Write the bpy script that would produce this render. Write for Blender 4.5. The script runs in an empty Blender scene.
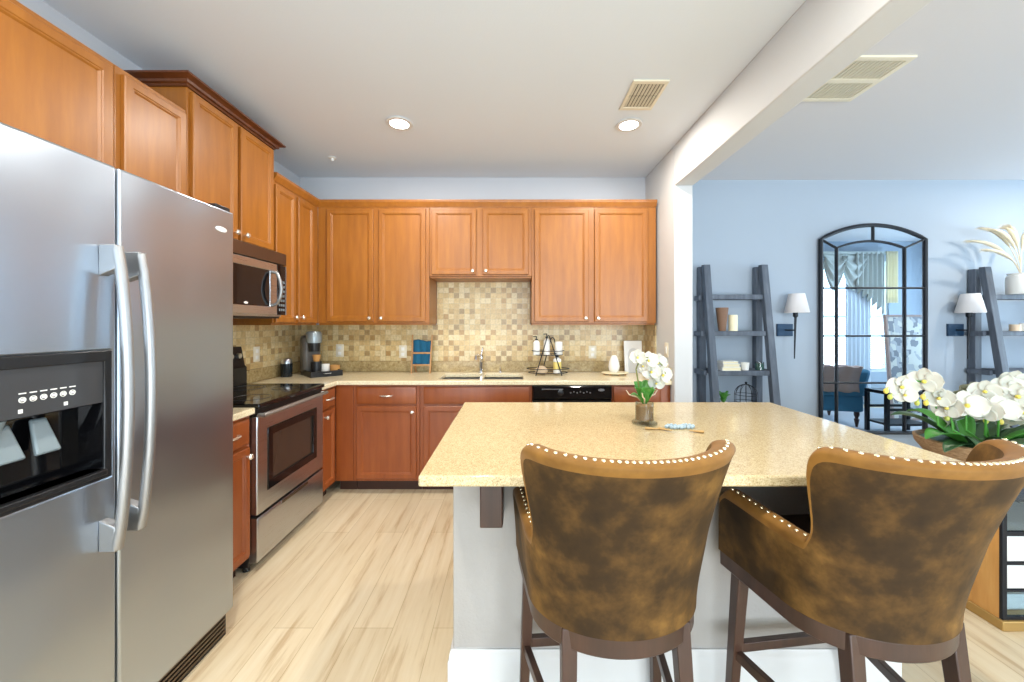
import bpy, bmesh, math, random
from mathutils import Vector, Matrix
C = bpy.context.scene.collection
PI = math.pi
rnd = random.Random(7)
# ---------------------------------------------------------------- camera, light, exposure
F = 380.0
cd = bpy.data.cameras.new('camera'); cam = bpy.data.objects.new('camera', cd); C.objects.link(cam)
cd.sensor_width = 36; cd.lens = F/1024*36; cd.shift_x = -1/1024; cd.shift_y = -17/1024
cd.clip_start = 0.05
cam.location = (0, 0, 1.37); cam.rotation_euler = (PI/2, 0, 0)
bpy.context.scene.camera = cam
vs = bpy.context.scene.view_settings
vs.view_transform = 'Standard'; vs.look = 'None'; vs.gamma = 1; vs.use_curve_mapping = False
vs.exposure = 0.37
W = bpy.data.worlds.new('world'); bpy.context.scene.world = W; W.use_nodes = True
W.node_tree.nodes['Background'].inputs[0].default_value = (0.75, 0.87, 1.0, 1)
W.node_tree.nodes['Background'].inputs[1].default_value = 1.6
def area(name, loc, rot, sx, sy, power, col):
    l = bpy.data.lights.new(name, 'AREA'); l.shape = 'RECTANGLE'; l.size = sx; l.size_y = sy
    l.energy = power; l.color = col
    o = bpy.data.objects.new(name, l); C.objects.link(o); o.location = loc; o.rotation_euler = rot
    return o
# daylight outside the mirrored window; added fill at unseen rear doors and side window
area('fill_rear', (0.3, -3.15, 1.35), (PI/2+.38, 0, 0), 4.0, 2.3, 170, (0.93, 0.965, 1.0))
area('daylight_living', (5.85, 0.45, 1.5), (PI/2+.2, 0, 0), 2.0, 2.2, 130, (0.86, 0.93, 1.0))
area('fill_side', (7.35, 2.4, 1.4), (PI/2, 0, PI/2), 2.0, 2.0, 170, (0.86, 0.93, 1.0))
area('fill_dining', (3.6, -3.15, 1.35), (PI/2+.3, 0, 0), 1.4, 2.2, 150, (0.90, 0.95, 1.0))
def ceiling_light_source(loc, power, col, size=0.12, spread=PI):
    l = bpy.data.lights.new('can_bulb', 'AREA'); l.shape = 'DISK'; l.size = size; l.energy = power; l.color = col; l.spread = spread
    o = bpy.data.objects.new('can_bulb', l); C.objects.link(o); o.location = loc
# ---------------------------------------------------------------- materials
def lin(c):
    return tuple(((v/255)/12.92 if v/255 <= .04045 else ((v/255+.055)/1.055)**2.4) for v in c) + (1,)
class NT:
    def __init__(s, name):
        s.m = bpy.data.materials.new(name); s.m.use_nodes = True; s.t = s.m.node_tree
        s.b = s.t.nodes['Principled BSDF']
    def n(s, typ, **kw):
        x = s.t.nodes.new(typ)
        for k, v in kw.items():
            if k.startswith('i_'): x.inputs[k[2:].replace('_', ' ')].default_value = v
            else: setattr(x, k, v)
        return x
    def l(s, a, b): s.t.links.new(a, b)
    def set(s, **kw):
        for k, v in kw.items(): s.b.inputs[k.replace('_', ' ')].default_value = v
    def coords(s, scale=(1, 1, 1), rot=(0, 0, 0)):
        tc = s.n('ShaderNodeTexCoord'); mp = s.n('ShaderNodeMapping')
        mp.inputs['Scale'].default_value = scale; mp.inputs['Rotation'].default_value = rot
        s.l(tc.outputs['Object'], mp.inputs['Vector']); return mp.outputs[0]
    def noise(s, vec, scale, detail=4, rough=.55):
        n = s.n('ShaderNodeTexNoise'); n.inputs['Scale'].default_value = scale
        n.inputs['Detail'].default_value = detail; n.inputs['Roughness'].default_value = rough
        s.l(vec, n.inputs['Vector']); return n.outputs['Fac']
    def ramp(s, fac, stops, interp='LINEAR'):
        r = s.n('ShaderNodeValToRGB'); r.color_ramp.interpolation = interp
        e = r.color_ramp.elements
        while len(e) < len(stops): e.new(.5)
        for k, (p, c) in enumerate(stops): e[k].position = p; e[k].color = lin(c)
        s.l(fac, r.inputs[0]); return r.outputs[0]
    def bump(s, h, strength=.2, dist=.01):
        b = s.n('ShaderNodeBump'); b.inputs['Strength'].default_value = strength; b.inputs['Distance'].default_value = dist
        s.l(h, b.inputs['Height']); s.l(b.outputs[0], s.b.inputs['Normal'])
def plain(name, c, rough=.5, metal=0, **kw):
    t = NT(name); t.set(Base_Color=lin(c), Roughness=rough, Metallic=metal)
    for k, v in kw.items(): t.b.inputs[k.replace('_', ' ')].default_value = v
    # a faint procedural variation in roughness keeps surfaces from looking plastic
    f = t.noise(t.coords(), 14, 2); mr = t.n('ShaderNodeMapRange')
    mr.inputs['To Min'].default_value = max(0, rough-.04); mr.inputs['To Max'].default_value = min(1, rough+.06)
    t.l(f, mr.inputs['Value']); t.l(mr.outputs[0], t.b.inputs['Roughness'])
    return t.m
def wood(name, stops, scale=(9, 9, 1.1), rough=.40, coat=.22):
    t = NT(name); v = t.coords(scale); f = t.noise(v, 2.2, 6, .6)
    t.l(t.ramp(f, stops), t.b.inputs['Base Color']); t.set(Roughness=rough); t.b.inputs['Coat Weight'].default_value = coat
    t.b.inputs['Coat Roughness'].default_value = .34
    t.bump(f, .04, .004); return t.m
def granite(name, stops, scale=170, rough=.09):
    t = NT(name); v = t.coords(); a = t.noise(v, scale, 3, .7); b = t.noise(v, scale*.28, 4, .6)
    m = t.n('ShaderNodeMath', operation='MULTIPLY_ADD'); m.inputs[1].default_value = .82
    t.l(a, m.inputs[0]); k = t.n('ShaderNodeMath', operation='MULTIPLY'); k.inputs[1].default_value = .18
    t.l(b, k.inputs[0]); t.l(k.outputs[0], m.inputs[2])
    t.l(t.ramp(m.outputs[0], stops), t.b.inputs['Base Color']); t.set(Roughness=rough); return t.m
def steel(name, c=(190, 192, 196), rough=.27, wave=0):
    t = NT(name); t.set(Base_Color=lin(c), Metallic=1)
    v = t.coords((1, 1, 260)); f = t.noise(v, 3, 2)
    mr = t.n('ShaderNodeMapRange'); mr.inputs['To Min'].default_value = rough-.01; mr.inputs['To Max'].default_value = rough+.03
    t.l(f, mr.inputs['Value']); t.l(mr.outputs[0], t.b.inputs['Roughness'])
    t.b.inputs['Anisotropic'].default_value = .3
    if wave:
        w = t.noise(t.coords((1, 1, 1)), 2.6, 1, .3); t.bump(w, wave, .05)
    return t.m
M = {}
M['cab'] = wood('cherry_wood', [(.25, (142, 84, 24)), (.5, (157, 95, 28)), (.78, (172, 108, 34))])
M['cabdark'] = wood('cherry_wood_dark', [(.25, (78, 38, 16)), (.5, (94, 48, 20)), (.78, (112, 60, 26))])  # darker cherry tone for the crown molding
M['cabbase'] = wood('cherry_wood_base', [(.25, (130, 62, 22)), (.5, (144, 72, 27)), (.78, (158, 84, 34))])
M['walnut'] = wood('dark_walnut', [(.2, (44, 27, 20)), (.5, (62, 39, 29)), (.8, (82, 54, 40))])
M['greywood'] = wood('weathered_grey_wood', [(.2, (62, 68, 78)), (.5, (84, 92, 104)), (.8, (112, 120, 132))], rough=.6, coat=0)
M['tanwood'] = wood('tan_wood', [(.2, (150, 104, 60)), (.5, (184, 134, 82)), (.8, (206, 160, 106))], rough=.5, coat=0)
M['bark'] = wood('bark_wood', [(.2, (104, 78, 52)), (.5, (150, 118, 84)), (.8, (186, 154, 118))], scale=(20, 20, 60), rough=.8, coat=0)
M['quartz'] = granite('beige_quartz', [(.30, (132, 106, 70)), (.42, (184, 160, 116)), (.5, (202, 181, 138)), (.62, (216, 199, 160))], 260, .12)
M['quartzedge'] = granite('beige_quartz_shaded_edge', [(.33, (70, 50, 30)), (.45, (138, 108, 66)), (.55, (196, 168, 120)), (.7, (222, 198, 152))], scale=90, rough=.2)  # unused darker quartz tone for the less-lit edge, shade put in the colour
M['counter'] = granite('cream_counter', [(.30, (168, 144, 104)), (.42, (222, 204, 164)), (.52, (236, 222, 188)), (.7, (244, 234, 206))])
M['splashstone'] = granite('tan_stone_strip', [(.30, (130, 108, 70)), (.45, (168, 144, 98)), (.6, (188, 166, 118)), (.75, (204, 184, 138))], scale=40, rough=.25)
M['steel'] = steel('brushed_steel'); M['fridge'] = steel('refrigerator_steel', (180, 189, 200), .30, .42)
M['steeldark'] = steel('dark_steel', (120, 108, 98), .32)
M['handle'] = steel('satin_handle', (168, 168, 168), .45)
M['chrome'] = plain('chrome', (225, 225, 230), .07, 1)
M['nickel'] = plain('nickel_knob', (235, 228, 215), .2, .8)
M['black'] = plain('black_plastic', (22, 22, 24), .35)
M['blackgloss'] = plain('black_glass', (12, 12, 14), .05)
M['grey_plastic'] = plain('charcoal_panel', (58, 58, 60), .35)
M['dispgrey'] = plain('grey_paddle', (120, 132, 136), .3)
M['iron'] = plain('black_iron', (20, 24, 32), .45, .3)
M['ironblue'] = plain('blue_black_metal', (30, 60, 88), .4, .2)
M['wall'] = None
def paint(name, c, bumpy=.05, rough=.75):
    t = NT(name); t.set(Base_Color=lin(c), Roughness=rough); t.bump(t.noise(t.coords(), 90, 3), bumpy, .004); return t.m
M['wallk'] = paint('kitchen_wall_paint', (196, 198, 202)); M['wallb'] = paint('blue_grey_wall_paint', (163, 174, 186))
M['ceil'] = paint('ceiling_paint', (220, 227, 234), .12); M['beam'] = paint('white_wall_paint', (204, 204, 203)); M['ceill'] = paint('living_ceiling_paint', (208, 206, 208), .12)
M['island'] = paint('textured_island_paint', (174, 169, 163), .35)
M['trim'] = plain('white_trim_paint', (214, 213, 210), .35); M['white'] = plain('white_ceramic', (240, 238, 232), .25)
M['offwhite'] = plain('offwhite_plastic', (226, 218, 196), .4); M['vent'] = plain('vent_cream', (206, 198, 176), .5)
M['ventgap'] = plain('vent_gap', (92, 84, 68), .7)
M['shade'] = plain('linen_shade', (226, 222, 222), .85); M['cream'] = plain('cream_wax', (238, 226, 190), .5)
M['brownvase'] = plain('brown_stoneware', (122, 90, 68), .6); M['green'] = plain('leaf_green', (72, 138, 52), .4)
M['deepgreen'] = plain('deep_leaf_green', (52, 84, 50), .4); M['sage'] = plain('sage_leaf', (128, 130, 108), .6)
M['petal'] = plain('white_petal', (206, 203, 190), .6); M['petal'].node_tree.nodes['Principled BSDF'].inputs['Subsurface Weight'].default_value = .1
M['yellow'] = plain('yellow_lip', (226, 206, 92), .5); M['budgreen'] = plain('bud_green', (190, 196, 90), .5)
M['teal'] = plain('teal_cloth', (22, 92, 124), .9); M['orangewood'] = M['tanwood']
M['amber'] = plain('amber_wicker', (196, 142, 78), .6); M['coffee'] = plain('taupe_plastic', (96, 92, 86), .35)
M['pinkbottle'] = plain('pale_glaze', (214, 190, 160), .4); M['pampas'] = plain('pampas_plume', (226, 214, 188), .95)
M['bead'] = plain('pale_blue_bead', (176, 196, 206), .5); M['jute'] = plain('jute_tassel', (190, 152, 96), .9)
M['chairblue'] = plain('blue_velvet', (64, 122, 152), .8); M['throw'] = plain('taupe_throw', (172, 150, 142), .95)
M['valance'] = plain('silver_sage_drape', (186, 190, 184), .8); M['gold'] = plain('aged_gold_metal', (176, 142, 84), .45, .5)
M['sheer'] = plain('sheer_curtain', (214, 222, 230), .8); M['blind'] = plain('white_blind', (222, 230, 236), .6); M['rust'] = plain('plum_bottle', (70, 34, 60), .3)
M['tanpanel'] = wood('honey_wood_panel', [(.2, (170, 116, 56)), (.5, (200, 144, 76)), (.8, (214, 164, 96))])
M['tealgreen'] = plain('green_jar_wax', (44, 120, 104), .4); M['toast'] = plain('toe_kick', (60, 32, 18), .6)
# velvet with a brushed nap
t = NT('brown_velvet'); v = t.coords((1, 1, 1)); f = t.noise(v, 5.5, 5, .62)
t.l(t.ramp(f, [(.30, (30, 20, 9)), (.46, (54, 37, 16)), (.58, (86, 60, 26)), (.74, (130, 94, 44))]), t.b.inputs['Base Color'])
t.set(Roughness=.7); t.b.inputs['Specular IOR Level'].default_value = .25; t.b.inputs['Sheen Weight'].default_value = .07; t.b.inputs['Sheen Tint'].default_value = lin((220, 170, 100)); M['velvet'] = t.m
t = NT('golden_velvet_welt'); f = t.noise(t.coords(), 12, 4); t.l(t.ramp(f, [(.3, (112, 74, 22)), (.7, (142, 98, 36))]), t.b.inputs['Base Color'])
t.set(Roughness=.65); t.b.inputs['Specular IOR Level'].default_value = .3; t.b.inputs['Sheen Weight'].default_value = .08; M['welt'] = t.m
M['nail'] = plain('brass_nail', (250, 235, 195), .22, .75)
# floor planks running away from the camera
t = NT('light_oak_plank'); v = t.coords((1, 1, 1), (0, 0, PI/2)); br = t.n('ShaderNodeTexBrick')
br.offset = .37; br.inputs['Scale'].default_value = 1; br.inputs['Brick Width'].default_value = 1.25; br.inputs['Row Height'].default_value = .18
br.inputs['Mortar Size'].default_value = .0015; br.inputs['Color1'].default_value = lin((230, 218, 194)); br.inputs['Color2'].default_value = lin((220, 206, 180))
br.inputs['Mortar'].default_value = lin((196, 178, 146)); br.inputs['Bias'].default_value = -.2; t.l(v, br.inputs['Vector'])
g = t.noise(t.coords((9, .7, 1)), 2.4, 6, .62); gr = t.ramp(g, [(.32, (200, 172, 132)), (.46, (240, 228, 206)), (.75, (255, 250, 240))])
mx = t.n('ShaderNodeMix', data_type='RGBA', blend_type='MULTIPLY'); mx.inputs['Factor'].default_value = .75
t.l(br.outputs['Color'], mx.inputs['A']); t.l(gr, mx.inputs['B']); t.l(mx.outputs['Result'], t.b.inputs['Base Color']); t.set(Roughness=.34); M['floor'] = t.m
# mosaic tile: 5 cm squares, a random stone tone in each
t = NT('mosaic_tile'); tc = t.n('ShaderNodeTexCoord'); sp = t.n('ShaderNodeSeparateXYZ'); t.l(tc.outputs['Object'], sp.inputs[0])
ad = t.n('ShaderNodeMath', operation='ADD'); t.l(sp.outputs[0], ad.inputs[0]); t.l(sp.outputs[1], ad.inputs[1])
cb = t.n('ShaderNodeCombineXYZ'); t.l(ad.outputs[0], cb.inputs[0]); t.l(sp.outputs[2], cb.inputs[1])
sc = t.n('ShaderNodeVectorMath', operation='SCALE'); sc.inputs['Scale'].default_value = 1/.0505; t.l(cb.outputs[0], sc.inputs[0])
fl = t.n('ShaderNodeVectorMath', operation='FLOOR'); t.l(sc.outputs[0], fl.inputs[0]); wn = t.n('ShaderNodeTexWhiteNoise', noise_dimensions='3D'); t.l(fl.outputs[0], wn.inputs['Vector'])
# darker tiles fall only on alternate squares
fs = t.n('ShaderNodeSeparateXYZ'); t.l(fl.outputs[0], fs.inputs[0]); a1 = t.n('ShaderNodeMath', operation='ADD'); t.l(fs.outputs[0], a1.inputs[0]); t.l(fs.outputs[1], a1.inputs[1])
md = t.n('ShaderNodeMath', operation='FLOORED_MODULO'); md.inputs[1].default_value = 2; t.l(a1.outputs[0], md.inputs[0])
lt = t.n('ShaderNodeMath', operation='LESS_THAN'); lt.inputs[1].default_value = .42; t.l(wn.outputs['Value'], lt.inputs[0])
mu = t.n('ShaderNodeMath', operation='MULTIPLY'); t.l(md.outputs[0], mu.inputs[0]); t.l(lt.outputs[0], mu.inputs[1])
light = t.ramp(wn.outputs['Value'], [(0, (216, 188, 132)), (.3, (222, 198, 146)), (.55, (208, 178, 124)), (.8, (226, 206, 160))], 'CONSTANT')
dark = t.ramp(wn.outputs['Value'], [(0, (182, 146, 92)), (.14, (196, 164, 110)), (.28, (174, 146, 100))], 'CONSTANT')
m1 = t.n('ShaderNodeMix', data_type='RGBA'); t.l(mu.outputs[0], m1.inputs['Factor']); t.l(light, m1.inputs['A']); t.l(dark, m1.inputs['B'])
fr = t.n('ShaderNodeVectorMath', operation='FRACTION'); t.l(sc.outputs[0], fr.inputs[0]); fq = t.n('ShaderNodeSeparateXYZ'); t.l(fr.outputs[0], fq.inputs[0])
mi = t.n('ShaderNodeMath', operation='MINIMUM'); t.l(fq.outputs[0], mi.inputs[0]); t.l(fq.outputs[1], mi.inputs[1])
gt = t.n('ShaderNodeMath', operation='LESS_THAN'); gt.inputs[1].default_value = .06; t.l(mi.outputs[0], gt.inputs[0])
m2 = t.n('ShaderNodeMix', data_type='RGBA'); t.l(gt.outputs[0], m2.inputs['Factor']); t.l(m1.outputs['Result'], m2.inputs['A']); m2.inputs['B'].default_value = lin((196, 178, 140))
mo = t.noise(t.coords(), 55, 3); mr_ = t.ramp(mo, [(.3, (214, 206, 190)), (.6, (255, 255, 255))])
m3 = t.n('ShaderNodeMix', data_type='RGBA', blend_type='MULTIPLY'); m3.inputs['Factor'].default_value = .6
t.l(m2.outputs['Result'], m3.inputs['A']); t.l(mr_, m3.inputs['B']); t.l(m3.outputs['Result'], t.b.inputs['Base Color']); t.set(Roughness=.3); M['tile'] = t.m
# clear thin glass, mirror, bulbs
def thin_glass(name, tint=(235, 245, 250), mixf=.1):
    t = NT(name); tr = t.n('ShaderNodeBsdfTransparent'); tr.inputs[0].default_value = lin(tint); gl = t.n('ShaderNodeBsdfGlossy'); gl.inputs['Roughness'].default_value = .03
    mx = t.n('ShaderNodeMixShader'); mx.inputs[0].default_value = mixf; t.l(tr.outputs[0], mx.inputs[1]); t.l(gl.outputs[0], mx.inputs[2])
    t.l(mx.outputs[0], t.t.nodes['Material Output'].inputs['Surface']); return t.m
M['glass'] = thin_glass('clear_glass'); M['vaseglass'] = thin_glass('vase_glass', (228, 232, 232), .09)
M['mirror'] = plain('mirror_silver', (214, 228, 240), .0, 1); M['mirror'].node_tree.nodes['Map Range'].inputs['To Max'].default_value = .012
t = NT('lamp_glow'); t.b.inputs['Emission Color'].default_value = (1, .97, .9, 1); t.b.inputs['Emission Strength'].default_value = 14; M['glow'] = t.m
t = NT('patchwork_panel'); v = t.coords((17, 17, 13)); vo = t.n('ShaderNodeTexVoronoi', distance='CHEBYCHEV'); vo.inputs['Scale'].default_value = 1; t.l(v, vo.inputs['Vector'])
se = t.n('ShaderNodeSeparateColor'); t.l(vo.outputs['Color'], se.inputs[0]); t.l(t.ramp(se.outputs[0], [(0, (120, 122, 128)), (.3, (206, 202, 190)), (.7, (172, 172, 172))], 'CONSTANT'), t.b.inputs['Base Color']); M['patch'] = t.m
# ---------------------------------------------------------------- mesh helpers
class MB:
    def __init__(s): s.v = []; s.f = []; s.mi = []; s.k = 0
    def add(s, vs_, fs_):
        o = len(s.v); s.v += [tuple(p) for p in vs_]; s.f += [tuple(i+o for i in f) for f in fs_]; s.mi += [s.k]*len(fs_); return s
    def mat(s, k): s.k = k; return s
    def box(s, a, b):
        (x0, y0, z0), (x1, y1, z1) = [min(p, q) for p, q in zip(a, b)], [max(p, q) for p, q in zip(a, b)]
        return s.add([(x0,y0,z0),(x1,y0,z0),(x1,y1,z0),(x0,y1,z0),(x0,y0,z1),(x1,y0,z1),(x1,y1,z1),(x0,y1,z1)],
                     [(0,3,2,1),(4,5,6,7),(0,1,5,4),(1,2,6,5),(2,3,7,6),(3,0,4,7)])
    def hexa(s, bot, top):      # bottom 4 points ccw, top 4 points ccw
        return s.add(list(bot)+list(top), [(0,3,2,1),(4,5,6,7),(0,1,5,4),(1,2,6,5),(2,3,7,6),(3,0,4,7)])
    def tube(s, pts, r, n=10, cap=True, flat=1.0):
        pts = [Vector(p) for p in pts]; rs = r if isinstance(r, (list, tuple)) else [r]*len(pts)
        vv = []; up = None
        for i, p in enumerate(pts):
            d = (pts[min(i+1, len(pts)-1)]-pts[max(i-1, 0)]).normalized()
            if up is None: up = Vector((0, 0, 1)) if abs(d.z) < .9 else Vector((1, 0, 0))
            a = d.cross(up).normalized(); b = a.cross(d).normalized(); up = b
            for k in range(n):
                t_ = 2*PI*k/n; vv.append(p+(a*math.cos(t_)+b*math.sin(t_)*flat)*rs[i])
        ff = [(i*n+k, i*n+(k+1) % n, (i+1)*n+(k+1) % n, (i+1)*n+k) for i in range(len(pts)-1) for k in range(n)]
        if cap: ff += [tuple(reversed(range(n))), tuple((len(pts)-1)*n+k for k in range(n))]
        return s.add(vv, ff)
    def lathe(s, prof, c=(0, 0, 0), n=24, axis='z', sx=1, sy=1, cap=True):
        vv = []
        for r, z in prof:
            for k in range(n):
                t_ = 2*PI*k/n; x, y = r*math.cos(t_)*sx, r*math.sin(t_)*sy
                p = (x, y, z) if axis == 'z' else ((x, -z, y) if axis == '-y' else (z, x, y))
                vv.append((p[0]+c[0], p[1]+c[1], p[2]+c[2]))
        m = len(prof); ff = [(i*n+k, i*n+(k+1) % n, (i+1)*n+(k+1) % n, (i+1)*n+k) for i in range(m-1) for k in range(n)]
        if cap and prof[0][0] > 1e-5: ff.append(tuple(reversed(range(n))))
        if cap and prof[-1][0] > 1e-5: ff.append(tuple((m-1)*n+k for k in range(n)))
        return s.add(vv, ff)
    def ball(s, c, r, n=12, sz=1.0):
        return s.lathe([(r*math.sin(PI*i/8), -r*sz*math.cos(PI*i/8)) for i in range(9)], c, n)
    def rings(s, x0, x1, z0, z1, rr):          # stacked rectangles facing -y: (inset, y)
        vv = []
        for i, y in rr: vv += [(x0+i, y, z0+i), (x1-i, y, z0+i), (x1-i, y, z1-i), (x0+i, y, z1-i)]
        m = len(rr); ff = [(a*4+k, a*4+(k+1) % 4, (a+1)*4+(k+1) % 4, (a+1)*4+k) for a in range(m-1) for k in range(4)]
        ff += [(3, 2, 1, 0), tuple((m-1)*4+k for k in range(4))]
        return s.add(vv, ff)
    def grid(s, xs, ys, full, z0, z1, plane='xy'):   # slab over grid cells, with holes
        P = {'xy': lambda x, y, z: (x, y, z), 'xz': lambda x, y, z: (x, z, y), 'yz': lambda x, y, z: (z, x, y)}[plane]
        nx, ny = len(xs), len(ys); idx = lambda i, j, k: (k*ny+j)*nx+i
        vv = [P(xs[i], ys[j], z) for z in (z0, z1) for j in range(ny) for i in range(nx)]
        on = lambda i, j: 0 <= i < nx-1 and 0 <= j < ny-1 and full(i, j); ff = []
        for i in range(nx-1):
            for j in range(ny-1):
                if not on(i, j): continue
                ff += [(idx(i,j,0), idx(i,j+1,0), idx(i+1,j+1,0), idx(i+1,j,0)), (idx(i,j,1), idx(i+1,j,1), idx(i+1,j+1,1), idx(i,j+1,1))]
                if not on(i, j-1): ff.append((idx(i,j,0), idx(i+1,j,0), idx(i+1,j,1), idx(i,j,1)))
                if not on(i, j+1): ff.append((idx(i+1,j+1,0), idx(i,j+1,0), idx(i,j+1,1), idx(i+1,j+1,1)))
                if not on(i-1, j): ff.append((idx(i,j+1,0), idx(i,j,0), idx(i,j,1), idx(i,j+1,1)))
                if not on(i+1, j): ff.append((idx(i+1,j,0), idx(i+1,j+1,0), idx(i+1,j+1,1), idx(i+1,j,1)))
        return s.add(vv, ff)
    def sweep(s, path, prof):                 # prof (out, z); out is to the right of the path direction
        pts = [Vector(p) for p in path]; n = len(prof); vv = []
        for i, p in enumerate(pts):
            ds = []
            if i > 0: ds.append((pts[i]-pts[i-1]).normalized())
            if i < len(pts)-1: ds.append((pts[i+1]-pts[i]).normalized())
            ns = [Vector((d.y, -d.x)) for d in ds]; m = sum(ns, Vector((0, 0))).normalized(); k = 1/max(.3, m.dot(ns[0]))
            for o, z in prof: q = p+m*o*k; vv.append((q.x, q.y, z))
        ff = [(i*n+k, i*n+(k+1) % n, (i+1)*n+(k+1) % n, (i+1)*n+k) for i in range(len(pts)-1) for k in range(n)]
        ff += [tuple(reversed(range(n))), tuple((len(pts)-1)*n+k for k in range(n))]
        return s.add(vv, ff)
    def prism(s, poly, a, b, plane='xz'):      # extrude a 2-d polygon
        P = {'xz': lambda x, y, z: (x, z, y), 'xy': lambda x, y, z: (x, y, z), 'yz': lambda x, y, z: (z, x, y)}[plane]
        n = len(poly); vv = [P(x, y, a) for x, y in poly]+[P(x, y, b) for x, y in poly]
        return s.add(vv, [tuple(range(n)), tuple(reversed(range(n, 2*n)))]+[(k, (k+1) % n, n+(k+1) % n, n+k) for k in range(n)])
    def sheet(s, nu, nv, fn, thick=.0):
        vv = [fn(i/(nu-1), j/(nv-1)) for j in range(nv) for i in range(nu)]
        return s.add(vv, [(j*nu+i, j*nu+i+1, (j+1)*nu+i+1, (j+1)*nu+i) for j in range(nv-1) for i in range(nu-1)])
    def xf(s, mat): s.v = [tuple(mat @ Vector(p)) for p in s.v]; return s
    def build(s, name, mat, parent=None, bevel=0, label=None, solid=0, sub=0, sharp=38, loc=None):
        me = bpy.data.meshes.new(name); me.from_pydata(s.v, [], s.f); me.validate()
        bm = bmesh.new(); bm.from_mesh(me); bmesh.ops.recalc_face_normals(bm, faces=bm.faces); bm.to_mesh(me); bm.free()
        mats = mat if isinstance(mat, (list, tuple)) else [mat]
        for m in mats: me.materials.append(M[m] if isinstance(m, str) else m)
        if len(mats) > 1 and len(me.polygons) == len(s.mi):
            for p, k in zip(me.polygons, s.mi): p.material_index = k
        for p in me.polygons: p.use_smooth = True
        me.set_sharp_from_angle(angle=math.radians(sharp))
        o = bpy.data.objects.new(name, me); C.objects.link(o)
        if parent: o.parent = parent
        if loc: o.location = loc
        if solid: q = o.modifiers.new('thickness', 'SOLIDIFY'); q.thickness = solid; q.offset = 0
        if sub: q = o.modifiers.new('smooth', 'SUBSURF'); q.levels = sub; q.render_levels = sub
        if bevel: q = o.modifiers.new('bevel', 'BEVEL'); q.width = bevel; q.segments = 2; q.limit_method = 'ANGLE'; q.angle_limit = math.radians(40)
        if label: o['label'] = label
        return o
def thing(name, label, cat, loc=(0, 0, 0), rot=0, group=None):
    o = bpy.data.objects.new(name, None); C.objects.link(o); o.location = loc; o.rotation_euler = (0, 0, rot); o.empty_display_size = .1
    o['label'] = label; o['category'] = cat
    if group: o['group'] = group
    return o
def tag(o, label, cat, group=None):
    o['label'] = label; o['category'] = cat
    if group: o['group'] = group
    return o
def struct(o): o['kind'] = 'structure'; return o
def copy_tree(o, parent=None):
    c = o.copy(); C.objects.link(c); c.parent = parent
    for ch in list(o.children): copy_tree(ch, c)
    return c
def at(px, py, Y): return Vector(((px-513)/F*Y, Y, 1.37-(py-324)/F*Y))
def rot_z(a): return Matrix.Rotation(a, 4, 'Z')
# ---------------------------------------------------------------- the setting
XL, XR, XR2, YB, YLB, ZC, ZB = -2.05, 1.275, 1.42, 3.66, 3.72, 2.78, 2.462
YR, XE, YW, XN = -3.05, 7.2, 0.9, 4.75
struct(MB().grid([XL-.12, XN, XE], [YR-.12, YW, YLB], lambda i, j: i == 0 or j == 1, -.06, 0).build('floor', 'floor'))
struct(MB().grid([XL-.12, XR], [YR-.12, YB+.1], lambda i, j: True, ZC, ZC+.06).build('ceiling', 'ceil'))
struct(MB().grid([XR, XN, XE], [YR-.12, YW, YLB], lambda i, j: i == 0 or j == 1, ZC, ZC+.06).build('ceiling', 'ceill'))
struct(MB().box((XL-.12, YR-.12, 0), (XL, YB+.1, ZC)).build('wall_left', 'wallk'))
struct(MB().box((XL, YB, 0), (XR, YB+.1, ZC)).build('wall_back', 'wallk'))
struct(MB().box((XR, 3.0, 0), (XR2, YB+.1, ZC)).build('wall_right', 'beam', bevel=.006))
struct(MB().box((XR, YR, ZB), (XR2, 3.0, ZC)).build('trim_1', 'beam', bevel=.006))
struct(MB().box((XR2, YLB, 0), (XE+.12, YLB+.1, ZC)).build('wall_living_back', 'wallb'))
struct(MB().grid([-2.05, -1.75, 2.35, 2.9, 4.3, XN], [0, .12, 2.5, ZC], lambda i, j: not (j == 1 and i in (1, 3)), YR-.12, YR, 'xz').build('wall_rear', 'wallk'))
struct(MB().grid([YR-.12, YW-.12], [0, ZC], lambda i, j: True, XN, XN+.12, 'yz').build('wall_living_side', 'wallb'))
struct(MB().grid([XN, 5.28, 6.42, XE+.12], [0, .55, 2.45, ZC], lambda i, j: (i, j) != (1, 1), YW-.12, YW, 'xz').build('wall_living_front', 'wallb'))
struct(MB().grid([YW-.12, 1.5, 3.3, YLB], [0, .6, 2.3, ZC], lambda i, j: (i, j) != (1, 1), XE, XE+.12, 'yz').build('wall_living_right', 'wallb'))
for k, (x0, x1) in enumerate(((-1.75, 2.35), (2.9, 4.3))):  # unseen rear glass doors, added to let the fill light in
    w = struct(MB().grid([x0, x0+.06, (x0+x1)/2-.03, (x0+x1)/2+.03, x1-.06, x1], [.12, .18, 2.44, 2.5], lambda i, j: j != 1 or i % 2 == 0, YR-.09, YR-.03, 'xz').build('door_%d' % (k+1), 'trim'))
    MB().box((x0+.06, YR-.065, .18), (x1-.06, YR-.06, 2.44)).build('pane', 'glass', w)
w = struct(MB().grid([5.28, 5.33, 6.37, 6.42], [.55, .6, 1.48, 1.52, 2.40, 2.45], lambda i, j: i != 1 or j % 2 == 0, YW-.09, YW-.03, 'xz').build('window_1', 'trim'))
MB().box((5.33, YW-.065, .6), (6.37, YW-.06, 2.4)).build('pane', 'glass', w)
w = struct(MB().grid([1.5, 1.56, 3.24, 3.3], [.6, .66, 2.24, 2.3], lambda i, j: i != 1 or j != 1, XE+.03, XE+.09, 'yz').build('added_window', 'trim'))  # unseen side window, added to bring fill light into the living room
MB().box((XE+.06, 1.56, .66), (XE+.065, 3.24, 2.24)).build('pane', 'glass', w)
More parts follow.
